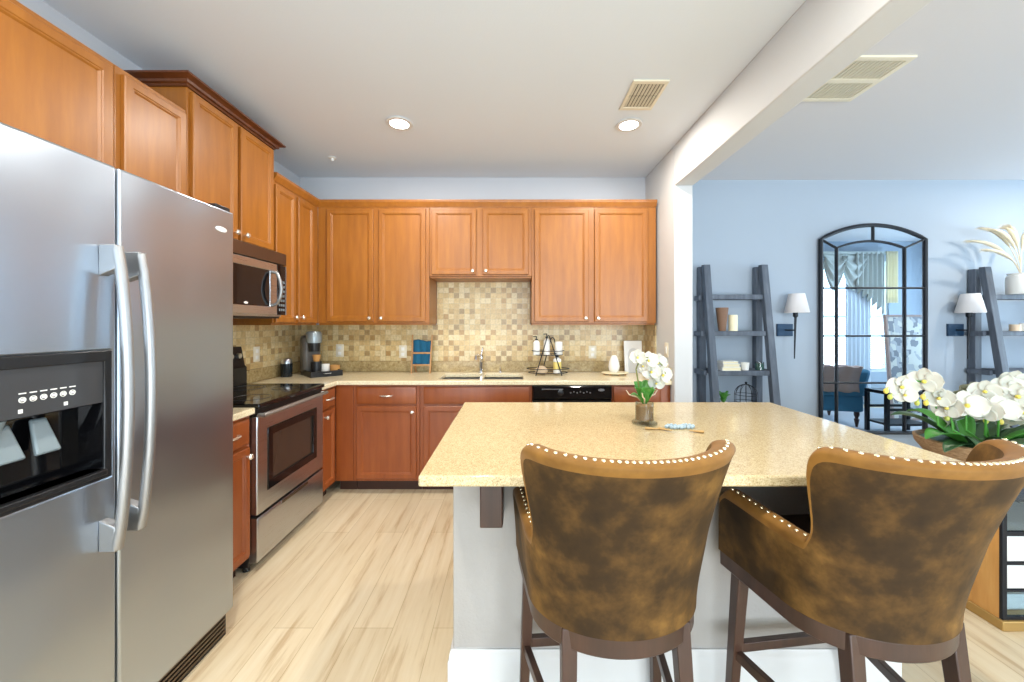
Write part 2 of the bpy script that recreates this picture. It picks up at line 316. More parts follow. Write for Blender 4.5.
bbp = [(0, 0), (.016, 0), (.016, .09), (.010, .105), (.010, .118), (.004, .13), (0, .13)]
struct(MB().sweep([(XR2, YLB), (XE, YLB)], bbp).build('baseboard_back', 'trim'))
# recessed cans
def can_light(x, y, lab, grp, power=13, col=(1, .95, .87), vis=True):
    t = thing('ceiling_light', lab, 'light', (x, y, ZC), 0, grp)
    MB().lathe([(.062, -.002), (.085, -.002), (.092, -.008), (.088, -.012), (.064, -.012), (.062, -.002)], n=40, cap=False).build('trim_ring', 'trim', t)
    MB().lathe([(.0, -.010), (.062, -.010), (.062, -.004), (0, -.004)], n=40).build('lens', 'glow', t)
    ceiling_light_source((x, y, ZC-.02), power, col)
can_light(-.795, 2.66, 'round recessed light glowing in the ceiling, left of the ceiling vent, above the stove side', 'recessed kitchen lights')
can_light(.816, 2.68, 'round recessed light glowing in the ceiling directly beside the slotted vent', 'recessed kitchen lights')
can_light(-.72, .75, 'added recessed fill light, out of view between refrigerator and island', 'recessed kitchen lights', 22)  # unseen can added to brighten the refrigerator and island top
can_light(.816, .75, 'added recessed fill light, out of view above the bar stools', 'recessed kitchen lights', 16)  # second unseen can, added to light stools and island from above
can_light(4.9, 2.75, 'round recessed light in the living room ceiling out past the mirror', 'living room lights', 16, (1, .88, .72))
# slotted ceiling vents
v = thing('ceiling_vent', 'small cream slotted air vent in the kitchen ceiling beside the recessed light', 'vent', (.80, 2.34, ZC), 0)
MB().grid([-.105, -.085, .085, .105], [-.15, -.12, .12, .15], lambda i, j: (i, j) != (1, 1), -.01, 0).build('frame', 'offwhite', v, bevel=.002)
MB().box((-.085, -.12, -.0025), (.085, .12, -.0005)).build('backing', 'ventgap', v)
for r in range(2):
    for k in range(8):
        MB().box((-.083+k*.0212, -.115+r*.12, -.008), (-.069+k*.0212, -.005+r*.12, -.003)).build('slat', 'vent', v)
v = thing('ceiling_vent', 'large tan return air grille in the living room ceiling beyond the beam', 'vent', (1.95, 2.19, ZC), 0)
MB().grid([-.17, -.14, .14, .17], [-.2, -.17, -.02, .02, .17, .2], lambda i, j: i != 1 or j in (0, 2, 4), -.012, 0).build('frame', 'offwhite', v, bevel=.002)
MB().box((-.14, -.17, -.003), (.14, .17, -.0005)).build('backing', plain('grille_gap', (172, 162, 136), .7), v)
for r in range(2):
    for k in range(12):
        x = -.138+k*.0232; MB().box((x, -.168+r*.19, -.010), (x+.018, -.022+r*.19, -.004)).build('slat', 'vent', v)
tag(MB().lathe([(0, 0), (.03, 0), (.034, -.006), (.012, -.01), (.01, -.028), (0, -.03)]).build('sprinkler_head', 'white', loc=(-1.53, 3.22, ZC)), 'tiny white sprinkler head in the ceiling near the back left corner', 'sprinkler')
# ---------------------------------------------------------------- cabinets
def knob_mesh(): return MB().lathe([(.006, 0), (.006, .012), (.015, .018), (.016, .024), (.011, .031), (0, .033)], n=14, axis='-y')
def door(parent, x0, x1, z0, z1, mat, knob=None, fw=.040):
    t_ = .021
    d = MB().rings(x0, x1, z0, z1, [(0, -.001), (0, -t_+.004), (.004, -t_), (fw-.004, -t_), (fw, -t_+.004), (fw+.004, -t_+.004), (fw+.011, -t_+.011)]).build('door', mat, parent, sharp=25)
    if knob:
        k = knob_mesh().build('knob', 'nickel', d); k.location = (knob[0], -t_, knob[1])
def drawer(parent, x0, x1, z0, z1, mat, pull=True):
    d = MB().rings(x0, x1, z0, z1, [(0, -.001), (0, -.015), (.004, -.018), (.014, -.021)]).build('drawer', mat, parent, sharp=25)
    if pull:
        cx, cz = (x0+x1)/2, (z0+z1)/2
        MB().tube([(cx-.05, -.02, cz), (cx-.046, -.036, cz), (cx-.03, -.044, cz), (cx+.03, -.044, cz), (cx+.046, -.036, cz), (cx+.05, -.02, cz)], [.006, .005, .0065, .0065, .005, .006], 10).build('pull_handle', 'nickel', d)
def cabinet(name, label, loc, rot, w, d, z0, z1, mat, grp, toe=0):
    t = thing(name, label, 'cabinet', (loc[0], loc[1], z0), rot, grp); h = z1-z0
    if toe:
        (MB().box((0, 0, toe), (w, .05, h)).box((0, .05, toe), (w, d, .66)) if 'sink base' in label else MB().box((0, 0, toe), (w, d, h))).build('cabinet_body', mat, t, bevel=.002)
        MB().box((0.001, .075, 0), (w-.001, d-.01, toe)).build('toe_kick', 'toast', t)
    else:
        MB().box((0, 0, .015), (w, d, h)).box((.004, .012, 0), (w-.004, d, .015)).build('cabinet_body', mat, t, bevel=.002)
    return t
YU = YB-.33; XU = XL+.34; ZU0, ZU1 = 1.362, 2.40; GU = 'upper cabinets'; GB = 'base cabinets'
def px(x, Y): return (x-513)/F*Y
def back_upper(x0, x1, z0, label, doors, knobs_in=True):
    X0, X1 = x0, x1; t = cabinet('upper_cabinet', label, (X0, YU), 0, X1-X0, YB-YU-.001, z0, ZU1, 'cab', GU)
    for n_, (a, b) in enumerate(doors):
        a = px(a, YU-.02)-X0; b = px(b, YU-.02)-X0
        kx = b-.028 if n_ == 0 else a+.028
        door(t, a, b, .03, ZU1-z0-.028, 'cab', (kx, .06))
XA, XB, XC, XD = px(322.5, YU), px(429.5, YU), px(531.8, YU), px(656, YU)
back_upper(XU+.001, XB-.001, ZU0, 'tall two-door upper cabinet on the back wall, above the coffee machine corner', [(326.5, 373), (378.3, 425.5)])
back_upper(XB, XC-.001, 1.772, 'short two-door upper cabinet over the sink', [(431.5, 476), (482.7, 528.5)])
back_upper(XC, XD, ZU0, 'tall two-door upper cabinet above the dishwasher, nearest the white wall', [(534.7, 588.7), (594.7, 648)])
# left wall uppers: local x runs away from the camera
def left_upper(y0, y1, z0, z1, label, doors, kz=.06, zt=None, kn='pair', top=.028):
    t = cabinet('upper_cabinet', label, (XU, y0), PI/2, y1-y0, XU-XL-.001, z0, z1, 'cab', GU)
    for n_, (a, b) in enumerate(doors):
        kx = b-y0-.028 if n_ == 0 else a-y0+.028
        door(t, a-y0, b-y0, .02, z1-z0-top, 'cab', (kx, kz) if kn else None)
    return t
left_upper(2.702, YU, ZU0, ZU1+.02, 'tall narrow two-door upper cabinet on the left wall, right of the microwave', [(2.715, 2.965), (3.0, 3.235)], top=.05)
tallc = left_upper(1.99, 2.70, 1.868, 2.640, 'raised two-door cabinet with heavy crown above the microwave', [(2.01, 2.335), (2.365, 2.687)], top=.042)
left_upper(1.63, 1.985, 1.90, 2.485, 'single-door upper cabinet between refrigerator top and raised microwave cabinet', [(1.655, 1.968)], kn=None)
left_upper(.70, 1.628, 1.90, 2.485, 'wide upper cabinet directly above the refrigerator, nearest the camera', [(.72, 1.135), (1.17, 1.605)], kn=None)
crown = lambda z: [(0, z), (.012, z), (.016, z+.008), (.028, z+.012), (.032, z+.024), (.050, z+.034), (.060, z+.038), (.060, z+.048), (0, z+.048)]
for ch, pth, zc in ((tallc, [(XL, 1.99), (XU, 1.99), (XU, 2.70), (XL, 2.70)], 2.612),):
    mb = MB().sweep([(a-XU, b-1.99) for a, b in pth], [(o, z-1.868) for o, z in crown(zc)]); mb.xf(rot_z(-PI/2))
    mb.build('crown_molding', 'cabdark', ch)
small = lambda z: [(0, z-.006), (.006, z-.006), (.010, z+.004), (.026, z+.026), (.03, z+.034), (.03, z+.052), (0, z+.052)]
struct(MB().sweep([(XU, 2.705), (XU, YU), (XD, YU)], small(2.40)).build('trim_2', 'cab'))
# base cabinets
YF, XF = 3.075, -1.434      # face frame planes
bx = [px(353.5, YF), px(420, YF), px(532.5, YF), px(611.5, YF), XR]
def back_base(i, label, dr, doors, pull=True, kn=True):
    t = cabinet('base_cabinet', label, (bx[i], YF), 0, bx[i+1]-bx[i]-.002, YB-YF-.001, 0, .878, 'cabbase', GB, .1)
    for a, b in dr: drawer(t, px(a, YF-.02)-bx[i], px(b, YF-.02)-bx[i], .727, .862, 'cabbase', pull)
    for n_, (a, b) in enumerate(doors):
        A, B = px(a, YF-.02)-bx[i], px(b, YF-.02)-bx[i]; door(t, A, B, .125, .708, 'cabbase', ((B if n_ == 0 else A)+(-.028 if n_ == 0 else .028), .665))
back_base(0, 'base cabinet with one drawer over one door, beside the corner near the stove', [(356.3, 416)], [(356.3, 416)])
back_base(1, 'sink base cabinet with a long false drawer front and two doors', [(423.5, 529.5)], [(423.5, 474), (478.5, 529.5)], pull=False)
back_base(3, 'narrow base cabinet at the right end, beside the dishwasher', [(614, 661)], [(614, 661)])
t = cabinet('base_cabinet', 'corner filler base cabinet where the two counter runs meet', (XF, YF), 0, bx[0]-XF-.002, YB-YF-.001, 0, .878, 'cabbase', GB, .1)
def left_base(y0, y1, label, a, b):
    t = cabinet('base_cabinet', label, (XF, y0), PI/2, y1-y0, XF-XL-.001, 0, .878, 'cabbase', GB, .1)
    drawer(t, a, b, .727, .862, 'cabbase'); door(t, a, b, .125, .708, 'cabbase', (b-.028 if y0 < 2 else a+.03, .665), .036)
left_base(1.745, 2.068, 'narrow base cabinet squeezed between refrigerator and stove', .02, .30)
left_base(2.812, YB-.59, 'narrow base cabinet between stove and back corner', .015, .215)
# counters
ct = thing('countertop', 'cream stone L-shaped countertop along the back wall and around the corner by the stove', 'countertop', (0, 0, .88))
SX = [-.62, -.285, -.25, .085]; SY = [3.13, 3.49]
MB().grid([XL, XF+.03]+SX+[XR], [2.812, YF-.035]+SY+[YB], lambda i, j: (j == 0 and i == 0) or (j >= 1 and not (j == 2 and i in (2, 4))), 0, .035).build('worktop', 'counter', ct, bevel=.006)
MB().box((XL+.025, YB-.025, .035), (XR, YB, .135)).box((XL, 2.80, .035), (XL+.025, YB, .135)).box((XR-.025, YF-.02, .035), (XR, YB-.025, .135)).build('upstand', 'splashstone', ct, bevel=.003)
ct = thing('countertop', 'small cream stone countertop piece between refrigerator and stove', 'countertop', (0, 0, .88))
MB().box((XL, 1.74, 0), (XF+.03, 2.072, .035)).build('worktop', 'counter', ct, bevel=.006)
MB().box((XL, 1.74, .035), (XL+.025, 2.072, .135)).build('upstand', 'splashstone', ct, bevel=.003)
tag(MB().box((XL+.001, YB-.01, 1.0155), (XR-.001, YB, 1.3615)).box((XB+.002, YB-.01, 1.3615), (XC-.003, YB, 1.7715)).box((XR-.01, 3.38, 1.0155), (XR, YB-.01, 1.3615)).build('backsplash', 'tile'), 'square mosaic tile backsplash in cream and brown behind the sink', 'backsplash')
tag(MB().box((XL, 1.70, 1.0155), (XL+.01, YB-.011, 1.3615)).build('backsplash', 'tile'), 'square mosaic tile backsplash on the left wall behind the stove', 'backsplash')
# sink and faucet
s = thing('sink', 'stainless double bowl undermount sink set in the back counter', 'sink', (0, 0, 0))
for a, b in ((SX[0], SX[1]), (SX[2], SX[3])):
    x0, x1, y0, y1 = a-.006, b+.006, SY[0]-.006, SY[1]+.006
    MB().add([(x0,y0,.879),(x1,y0,.879),(x1,y1,.879),(x0,y1,.879),(x0+.02,y0+.02,.70),(x1-.02,y0+.02,.70),(x1-.02,y1-.02,.70),(x0+.02,y1-.02,.70)],
             [(0,1,5,4),(1,2,6,5),(2,3,7,6),(3,0,4,7),(4,5,6,7)]).build('bowl', 'steel', s, solid=.003)
f = thing('faucet', 'chrome single lever faucet behind the sink', 'faucet', (-.30, 3.555, .915), .35)
MB().lathe([(.028, 0), (.028, .008), (.02, .014), (.019, .11), (.022, .12), (.022, .155), (.014, .17), (0, .172)]).build('body', 'chrome', f)
MB().tube([(0, 0, .10), (-.03, -.05, .155), (-.07, -.11, .175), (-.085, -.145, .165), (-.09, -.158, .135)], [.015, .014, .013, .013, .015], 14).build('spout', 'chrome', f)
MB().tube([(0, 0, .16), (.012, .01, .20), (.02, .005, .235)], [.009, .006, .008], 10).build('lever', 'chrome', f)
tag(MB().lathe([(.016, 0), (.016, .01), (.008, .016), (.008, .05), (.011, .056), (.004, .06)]).build('soap_pump', 'chrome', loc=(-.12, 3.57, .915)), 'short chrome soap pump right of the faucet', 'soap pump')
# outlets
def outlet(loc, rot, lab, kind='slots'):
    o = thing('wall_outlet' if kind == 'slots' else 'light_switch', lab, 'outlet' if kind == 'slots' else 'switch', loc, rot, 'cream wall plates')
    MB().rings(-.037, .037, -.06, .06, [(0, -.0005), (0, -.003), (.004, -.006)]).build('plate', 'offwhite', o)
    if kind == 'slots':
        for z in (-.026, .026): MB().rings(-.015, .015, z-.015, z+.015, [(0, -.006), (0, -.008), (.002, -.009)]).build('socket', 'white', o)
    else: MB().rings(-.016, .016, -.03, .03, [(0, -.006), (0, -.009), (.003, -.011)]).build('rocker', 'white', o)
outlet((px(340, YB-.01), YB-.01, 1.115), 0, 'cream wall outlet behind the coffee tray')
outlet((px(403, YB-.01), YB-.01, 1.105), 0, 'cream wall outlet just left of the teal towel stand')
outlet((px(592.5, YB-.01), YB-.01, 1.10), 0, 'cream wall outlet between wire rack and white egg-shaped vase')
outlet((XL+.01, 3.02, 1.13), PI/2, 'cream wall outlet on the left wall above the stove corner')
outlet((XR, 3.15, 1.155), -PI/2, 'upper white switch plate on the white wall beside the orchid', 'rocker')
outlet((XR, 3.15, .985), -PI/2, 'lower white outlet plate on the white wall beside the orchid')
# ---------------------------------------------------------------- dishwasher
d = thing('dishwasher', 'black dishwasher under the back counter, between sink and end cabinet', 'dishwasher', (bx[2]+.003, YF-.025, 0)); wd = bx[3]-bx[2]-.008
MB().box((0, .03, .1), (wd, .58, .872)).build('body', 'black', d)
MB().rings(0, wd, .12, .765, [(0, .03), (0, .004), (.004, 0)]).build('door', 'blackgloss', d)
cp = MB().rings(0, wd, .77, .872, [(0, .03), (0, -.006), (.006, -.012)]).build('control_panel', 'blackgloss', d)
MB().box((.07, -.014, .845), (.24, -.012, .852)).build('latch_strip', 'steel', cp)
MB().lathe([(.024, 0), (.024, .012), (.018, .016), (0, .016)], (.22, -.012, .822), 20, '-y').build('latch_dial', 'black', cp)
for k in range(7): MB().lathe([(.006, 0), (.006, .003), (0, .003)], (.30+k*.026, -.012, .82+.008*(k % 2)), 12, '-y').build('button', 'steel', cp)
MB().lathe([(.026, 0), (.024, .002), (0, .002)], (.545, -.012, .842), 24, '-y', 1, .45).build('badge', 'steel', cp)
MB().box((0.01, .09, 0), (wd-.01, .5, .1)).build('toe_kick', 'black', d)
# ---------------------------------------------------------------- refrigerator (front faces +x; local x runs away from camera)
FX, FY0, FYS, FY1, FZ0, FZ1 = -1.24, .79, 1.192, 1.69, .115, 1.862
r = thing('refrigerator', 'large stainless side by side refrigerator with black ice dispenser', 'refrigerator', (FX, FY0, 0), PI/2)
L1, LS = FY1-FY0, FYS-FY0
MB().box((.006, .075, .02), (L1-.006, .79, FZ1-.02)).build('cabinet_body', 'grey_plastic', r, bevel=.004)
dz0, dz1, dx0, dx1 = .905, 1.288, .045, LS-.024
fd = MB().grid([.002, dx0, dx1, LS-.003], [FZ0, dz0, dz1, FZ1], lambda i, j: (i, j) != (1, 1), .0, .065, 'xz').build('freezer_door', 'fridge', r, bevel=.008)
MB().box((LS+.003, 0, FZ0), (L1-.002, .065, FZ1)).build('refrigerator_door', 'fridge', r, bevel=.008); rd = r.children[-1]
rd = [c for c in r.children if c.name.startswith('refrigerator_door')][0]
MB().box((.01, .03, .0), (L1-.01, .07, FZ0-.012)).build('toe_grille', 'black', r)
tg = [c for c in r.children if c.name.startswith('toe_grille')][0]
for k in range(5): MB().box((.02, .024, .018+k*.018), (L1-.02, .031, .026+k*.018)).build('grille_bar', 'steeldark', tg)
MB().box((L1-.09, .01, FZ1), (L1-.01, .09, FZ1+.018)).build('hinge_cover', 'black', r, bevel=.004)
MB().box((.01, .01, FZ1), (.09, .09, FZ1+.018)).build('hinge_cover', 'black', r, bevel=.004)
MB().lathe([(.030, 0), (.030, .002), (.027, .004), (0, .004)], (L1-.075, 0, 1.772), 28, '-y', 1, .38).build('oval_badge', 'white', rd)
def fr_handle(x, z0, z1, par):
    pts = []; rr = []
    for k in range(15):
        u = k/14; pts.append((x, -.035-.035*math.sin(PI*u)**.7-.006, z0+(z1-z0)*u)); rr.append(.0145)
    mb = MB().tube(pts, rr, 14)
    for z in (z0, z1):
        s_ = 1 if z == z0 else -1
        mb.hexa([(x-.014, -.05, z-.004*s_), (x+.014, -.05, z-.004*s_), (x+.014, 0, z-.004*s_), (x-.014, 0, z-.004*s_)], [(x-.014, -.05, z+.07*s_), (x+.014, -.05, z+.07*s_), (x+.014, 0, z+.09*s_), (x-.014, 0, z+.09*s_)])
    mb.build('handle', 'handle', par, bevel=.003)
fr_handle(1.150-FY0, .69, 1.605, fd); fr_handle(1.222-FY0, .715, 1.595, rd)
dp = MB().grid([dx0-.002, dx0+.02, dx1-.02, dx1+.002], [dz0-.002, dz0+.028, 1.132, dz1-.03, dz1+.002], lambda i, j: not (i == 1 and j in (1, 2)), -.007, .03, 'xz').build('dispenser', 'black', fd, bevel=.003, label='black ice and water dispenser set in the freezer door')
MB().box((dx0+.02, -.001, 1.134), (dx1-.02, .03, dz1-.03)).build('control_panel', 'grey_plastic', dp)
MB().add([(dx0+.02,0,dz0+.028),(dx1-.02,0,dz0+.028),(dx1-.02,0,1.132),(dx0+.02,0,1.132),(dx0+.03,.062,dz0+.028),(dx1-.03,.062,dz0+.028),(dx1-.03,.062,1.132),(dx0+.03,.062,1.132)],
         [(0,1,5,4),(1,2,6,5),(2,3,7,6),(3,0,4,7),(4,5,6,7)]).build('recess', 'blackgloss', dp)
for k in range(6):
    cx = .169+k*.0218 
    b = MB().tube([(cx+.0068*math.cos(a), -.002, 1.178+.0068*math.sin(a)) for a in [i*PI/8 for i in range(17)]], .0010, 6, False).box((cx-.007, -.003, 1.193), (cx+.007, -.001, 1.196)).box((cx-.0035, -.003, 1.175), (cx+.0035, -.001, 1.182)).build('button', 'white', dp)
for cx in (.165, .262):
    MB().box((cx-.004, -.003, 1.145), (cx+.004, -.001, 1.155)).build('indicator', 'white', dp)
for cx, w_ in ((.158, .058), (.236, .056)):
    MB().hexa([(cx-w_/2, .008, 1.025), (cx+w_/2, .008, 1.025), (cx+w_/2, .022, 1.02), (cx-w_/2, .022, 1.02)], [(cx-w_*.32, .04, 1.115), (cx+w_*.32, .04, 1.115), (cx+w_*.32, .05, 1.115), (cx-w_*.32, .05, 1.115)]).build('paddle', 'dispgrey', dp, bevel=.006)
MB().lathe([(.035, 0), (.026, -.03), (.02, -.05), (0, -.05)], (.12, .03, 1.132)).build('chute', 'dispgrey', dp)
MB().box((dx0+.022, -.02, dz0+.012), (dx1-.022, .05, dz0+.028)).build('drip_tray', 'black', dp, bevel=.003)
# ---------------------------------------------------------------- range
RX, R0, R1 = -1.40, 2.08, 2.80
g = thing('stove', 'stainless electric range with black glass cooktop against the left wall', 'stove', (RX, R0, 0), PI/2); w = R1-R0
MB().box((0, .05, .03), (w, .64, .905)).build('body', 'black', g, bevel=.003)
ck = MB().box((-.004, -.012, .905), (w+.004, .58, .932)).build('cooktop', 'blackgloss', g, bevel=.006)
for x, y, rr in ((.19, .16, .10), (.53, .16, .085), (.19, .42, .075), (.53, .42, .10)):
    MB().tube([(x+rr*math.cos(a), y+rr*math.sin(a), .9325) for a in [i*PI/16 for i in range(33)]], .0012, 4, False).build('burner_ring', 'grey_plastic', ck)
bg = MB().prism([(.56, .93), (.64, .93), (.64, 1.205), (.60, 1.205), (.575, 1.07), (.56, 1.055)], 0, w, 'yz').build('backguard', 'black', g, bevel=.003)
for x in (.06, .14, w-.14, w-.06): MB().lathe([(.022, 0), (.018, .02), (0, .02)], (x, .585, 1.14), 16, '-y').build('knob', 'steel', bg)
MB().box((0, .01, .868), (w, .05, .903)).build('vent_trim', 'black', g)
wx0, wx1, wz0, wz1 = .09, .625, .425, .775
od = MB().grid([0, wx0, wx1, w], [.318, wz0, wz1, .862], lambda i, j: (i, j) != (1, 1), 0, .045, 'xz').build('oven_door', 'steel', g, bevel=.006)
MB().grid([wx0-.003, wx0+.045, wx1-.045, wx1+.003], [wz0-.003, wz0+.045, wz1-.045, wz1+.003], lambda i, j: (i, j) != (1, 1), -.004, .01, 'xz').build('window_frame', 'blackgloss', od, bevel=.004)
MB().box((wx0+.04, .008, wz0+.04), (wx1-.04, .014, wz1-.04)).build('window_glass', plain('oven_glass', (60, 48, 40), .06), od)
hp = [(.012+(w-.024)*k/12, -.03-.022*math.sin(PI*k/12), .868+.008*math.sin(PI*k/12)) for k in range(13)]
MB().tube([(.02, .0, .866)]+hp+[(w-.02, .0, .866)], .016, 12, flat=.8).build('handle', 'handle', od)
dr = MB().rings(0, w, .06, .303, [(0, .045), (0, .003), (.004, 0), (.02, -.002)]).build('drawer', 'steel', g)
MB().box((w*.3, -.006, .285), (w*.7, .002, .30)).build('drawer_grip', 'steeldark', dr)
for x in (.03, w-.03):
    for y in (.08, .6): MB().lathe([(.018, 0), (.018, .03)], (x, y, 0), 12).build('foot', 'black', g)
# ---------------------------------------------------------------- microwave
MX, M0, M1, MZ0, MZ1 = -1.61, 1.995, 2.698, 1.42, 1.862
m = thing('microwave', 'stainless over-the-range microwave hanging above the stove', 'microwave', (MX, M0, MZ0), PI/2); w = M1-M0; h = MZ1-MZ0
MB().box((0, .035, 0), (w, .43, h)).build('body', 'steel', m, bevel=.003)
MB().box((.01, .04, -.012), (w-.02, .40, 0)).build('vent_base', 'black', m)
md_ = MB().grid([0, .03, .525, .60], [.012, .065, .305, h-.085], lambda i, j: (i, j) != (1, 1), 0, .035, 'xz').build('door', 'steel', m, bevel=.004)
MB().box((.028, .004, .062), (.527, .02, .308)).build('window', 'blackgloss', md_)
MB().lathe([(.018, 0), (.018, .002), (0, .002)], (.30, .004, .08), 20, '-y', 1, .4).build('badge', 'white', md_)
MB().tube([(.55, 0, .075), (.55, -.03, .085), (.55, -.05, .13), (.55, -.058, .18), (.55, -.05, .24), (.55, -.03, .29), (.55, 0, .30)], .011, 12).build('handle', 'handle', md_)
cp = MB().box((.603, .0, .012), (w, .035, h-.085)).build('control_panel', 'blackgloss', m, bevel=.003)
MB().box((w-.008, -.002, .012), (w, .0, h-.085)).build('side_strip', 'steel', cp)
for i in range(3):
    for j in range(7): MB().box((.618+i*.024, -.002, .04+j*.032), (.632+i*.024, .0, .056+j*.032)).build('button', 'dispgrey', cp)
MB().box((0, -.002, h-.08), (w, .035, h)).build('top_grille', 'steeldark', m, bevel=.003)
# ---------------------------------------------------------------- island
IX0, IX1, IY0, IY1 = -.285, 1.50, 1.14, 2.22
i = thing('kitchen_island', 'white textured island base with baseboard under the stone top', 'island', (0, 0, 0))
bx0, bx1, by0, by1 = -.227, 1.44, 1.443, 2.16
MB().box((bx0, by0, 0), (bx1, by1, .879)).build('base_wall', 'island', i, bevel=.004)
MB().sweep([(.6, by1), (bx0, by1), (bx0, by0), (bx1, by0), (bx1, by1), (.6, by1)], [(o, z+.0) for o, z in [(0, 0), (.018, 0), (.018, .10), (.013, .108), (.013, .125), (.007, .14), (0, .14)]]).build('baseboard', 'trim', i)
for x in (-.105, 1.12):
    MB().prism([(by0, .879), (1.20, .879), (1.20, .725), (1.235, .715), (1.26, .70), (by0, .66)], x, x+.072, 'yz').build('corbel', 'walnut', i, bevel=.004)
o = MB().mat(0).grid([IX0, IX1], [IY0, IY1], lambda a, b: True, .88, .914).build('countertop', 'quartz', bevel=.006)
tag(o, 'large beige quartz island top in front of the two bar stools', 'countertop')
# ---------------------------------------------------------------- bar stools
def make_stool():
    t = thing('bar_stool', '', 'bar stool', (0, 0, 0), 0, 'brown velvet bar stools at the island')
    # plan curve (outer face at seat level): half ellipse at the back, then arms running forward
    a, b, L = .252, .198, .245
    poly = [(0, -b)]; N = 60
    for k in range(1, N+1): q = PI/2*k/N; poly.append((a*math.sin(q), -b*math.cos(q)))
    for k in range(1, 31): poly.append((a+.016*(k/30), L*k/30))
    acc = [0]
    for k in range(1, len(poly)): acc.append(acc[-1]+math.dist(poly[k], poly[k-1]))
    S = acc[-1]
    def plan(s):
        sg = 1 if s >= 0 else -1; s = min(abs(s), S)
        for k in range(1, len(acc)):
            if s <= acc[k]:
                u = (s-acc[k-1])/(acc[k]-acc[k-1]); x = poly[k-1][0]*(1-u)+poly[k][0]*u; y = poly[k-1][1]*(1-u)+poly[k][1]*u
                tx, ty = poly[k][0]-poly[k-1][0], poly[k][1]-poly[k-1][1]; l_ = math.hypot(tx, ty)
                return Vector((sg*x, y)), Vector((sg*ty/l_, -tx/l_))
        return Vector((sg*poly[-1][0], poly[-1][1])), Vector((sg, 0))
    zb, zt, za = .562, 1.060, .788; s_w = .275
    def sm(e0, e1, x): x = max(0, min(1, (x-e0)/(e1-e0))); return x*x*(3-2*x)
    def top(s):
        s = abs(s); u_ = max(0, min(1, (s-(s_w-.075))/.095)); wing = (1-u_**3.2)**1.7
        arm = za+.016*sm(s_w, S, s); arm -= .035*max(0, (s-(S-.03))/.03)**2
        return arm+(zt+.004*(s/s_w)**2-arm)*wing
    def P(s, z, inset):                       # point on the shell, inset from outer face
        e = max(0, z-.80)/.26; ln_ = .105*(max(0, z-zb)/(zt-zb))**1.6
        k = 1+.42*e**1.4*sm(.06, s_w, abs(s)); p, n = plan(s*k)
        flare = .014*sm(zb, .8, z)+.016*e
        n_ = n; q = p+n_*(flare-inset)
        return (q.x*(1+.05*e), q.y-ln_, z)
    cols = [];  K = 150
    for k in range(K+1):
        s = -S+2*S*k/K; cols.append(s)
    extra = [sg*(s_w+d_) for sg in (-1, 1) for d_ in [x/1000 for x in range(-78, 22, 3)]]
    cols = sorted(set(cols+extra)); TH = .052; nz = 14
    vv = []; loops = []
    for s in cols:
        tp = top(s); lp = []
        for j in range(nz): lp.append(P(s, zb+(tp-.034-zb)*j/(nz-1), 0))
        lp.append(P(s, tp-.014, -.002))
        for ang in (30, 60, 90, 120, 150):      # rounded top edge
            q = math.radians(ang); lp.append(P(s, tp-.014+.014*math.sin(q), TH/2-TH/2*math.cos(q)))
        for j in range(nz, -1, -1): lp.append(P(s, zb+(tp-.014-zb)*j/nz, TH))
        loops.append(lp)
    n = len(loops[0]); vv = [p for lp in loops for p in lp]
    ff = [(a_*n+k, a_*n+(k+1) % n, (a_+1)*n+(k+1) % n, (a_+1)*n+k) for a_ in range(len(loops)-1) for k in range(n)]
    ff += [tuple(reversed(range(n))), tuple((len(loops)-1)*n+k for k in range(n))]
    mb = MB(); mb.add(vv, ff)
    mi = []
    for a_ in range(len(loops)-1):
        for k in range(n): mi.append(1 if nz-1 <= k <= nz+5 else 0)
    mb.mi = mi+[0, 0]; mb.build('backrest', ['velvet', 'welt'], t, sharp=60)
    # nail heads along the rim
    nm = MB().lathe([(.0, .003), (.003, .0028), (.0052, .001), (.0056, -.001), (0, -.001)], n=10).build('nailhead', 'nail', t)
    first = True; 
    def nail(s, ins=.5):
        nonlocal first
        p = P(s, top(s), TH*ins); o = nm if first else nm.copy()
        if not first: C.objects.link(o); o.parent = t
        first = False
        s2 = s+.002; q = P(s2, top(s2), TH*ins); d_ = (Vector(q)-Vector(p)).normalized(); nn = Vector((0, 0, 1)); nn = (nn-d_*nn.dot(d_)).normalized()
        o.location = Vector(p); o.rotation_euler = nn.to_track_quat('Z', 'Y').to_euler()
    for k in range(33): nail(-(s_w-.045)+(s_w-.045)*2*k/32, .38)
    for sg in (-1, 1):
        for k in range(12): nail(sg*(s_w+.030+(S-s_w-.06)*k/11), .4)
    # seat cushion
    inner = []
    for k in range(41):
        s = -S+.015+(2*S-.03)*k/40; p, nrm = plan(s); q = p-nrm*.035; inner.append((q.x, q.y))
    fr = [(inner[-1][0]*math.cos(x), inner[-1][1]+.035*math.sin(x)) for x in [PI*j/12 for j in range(1, 12)]]
    ring = inner+fr; mb = MB(); m_ = len(ring); vv = []
    lv = [(1, .566), (1, .635), (.985, .652), (.94, .664), (.80, .670), (.4, .674)]
    for sc_, z in lv: vv += [(x*sc_, y*sc_+.0, z) for x, y in ring]
    mb.add(vv, [(a_*m_+k, a_*m_+(k+1) % m_, (a_+1)*m_+(k+1) % m_, (a_+1)*m_+k) for a_ in range(len(lv)-1) for k in range(m_)]+[tuple(reversed(range(m_))), tuple((len(lv)-1)*m_+k for k in range(m_))])
    mb.build('seat', plain('seat_brown', (58, 42, 34), .7), t)
    # wooden seat rail following the shell
    out = []
    for k in range(61):
        s = -S+2*S*k/60; p, nrm = plan(s); out.append((p.x+nrm.x*-.006, p.y+nrm.y*-.006))
    ring = out+[(out[-1][0]*math.cos(x), out[-1][1]+.03*math.sin(x)) for x in [PI*j/12 for j in range(1, 12)]]
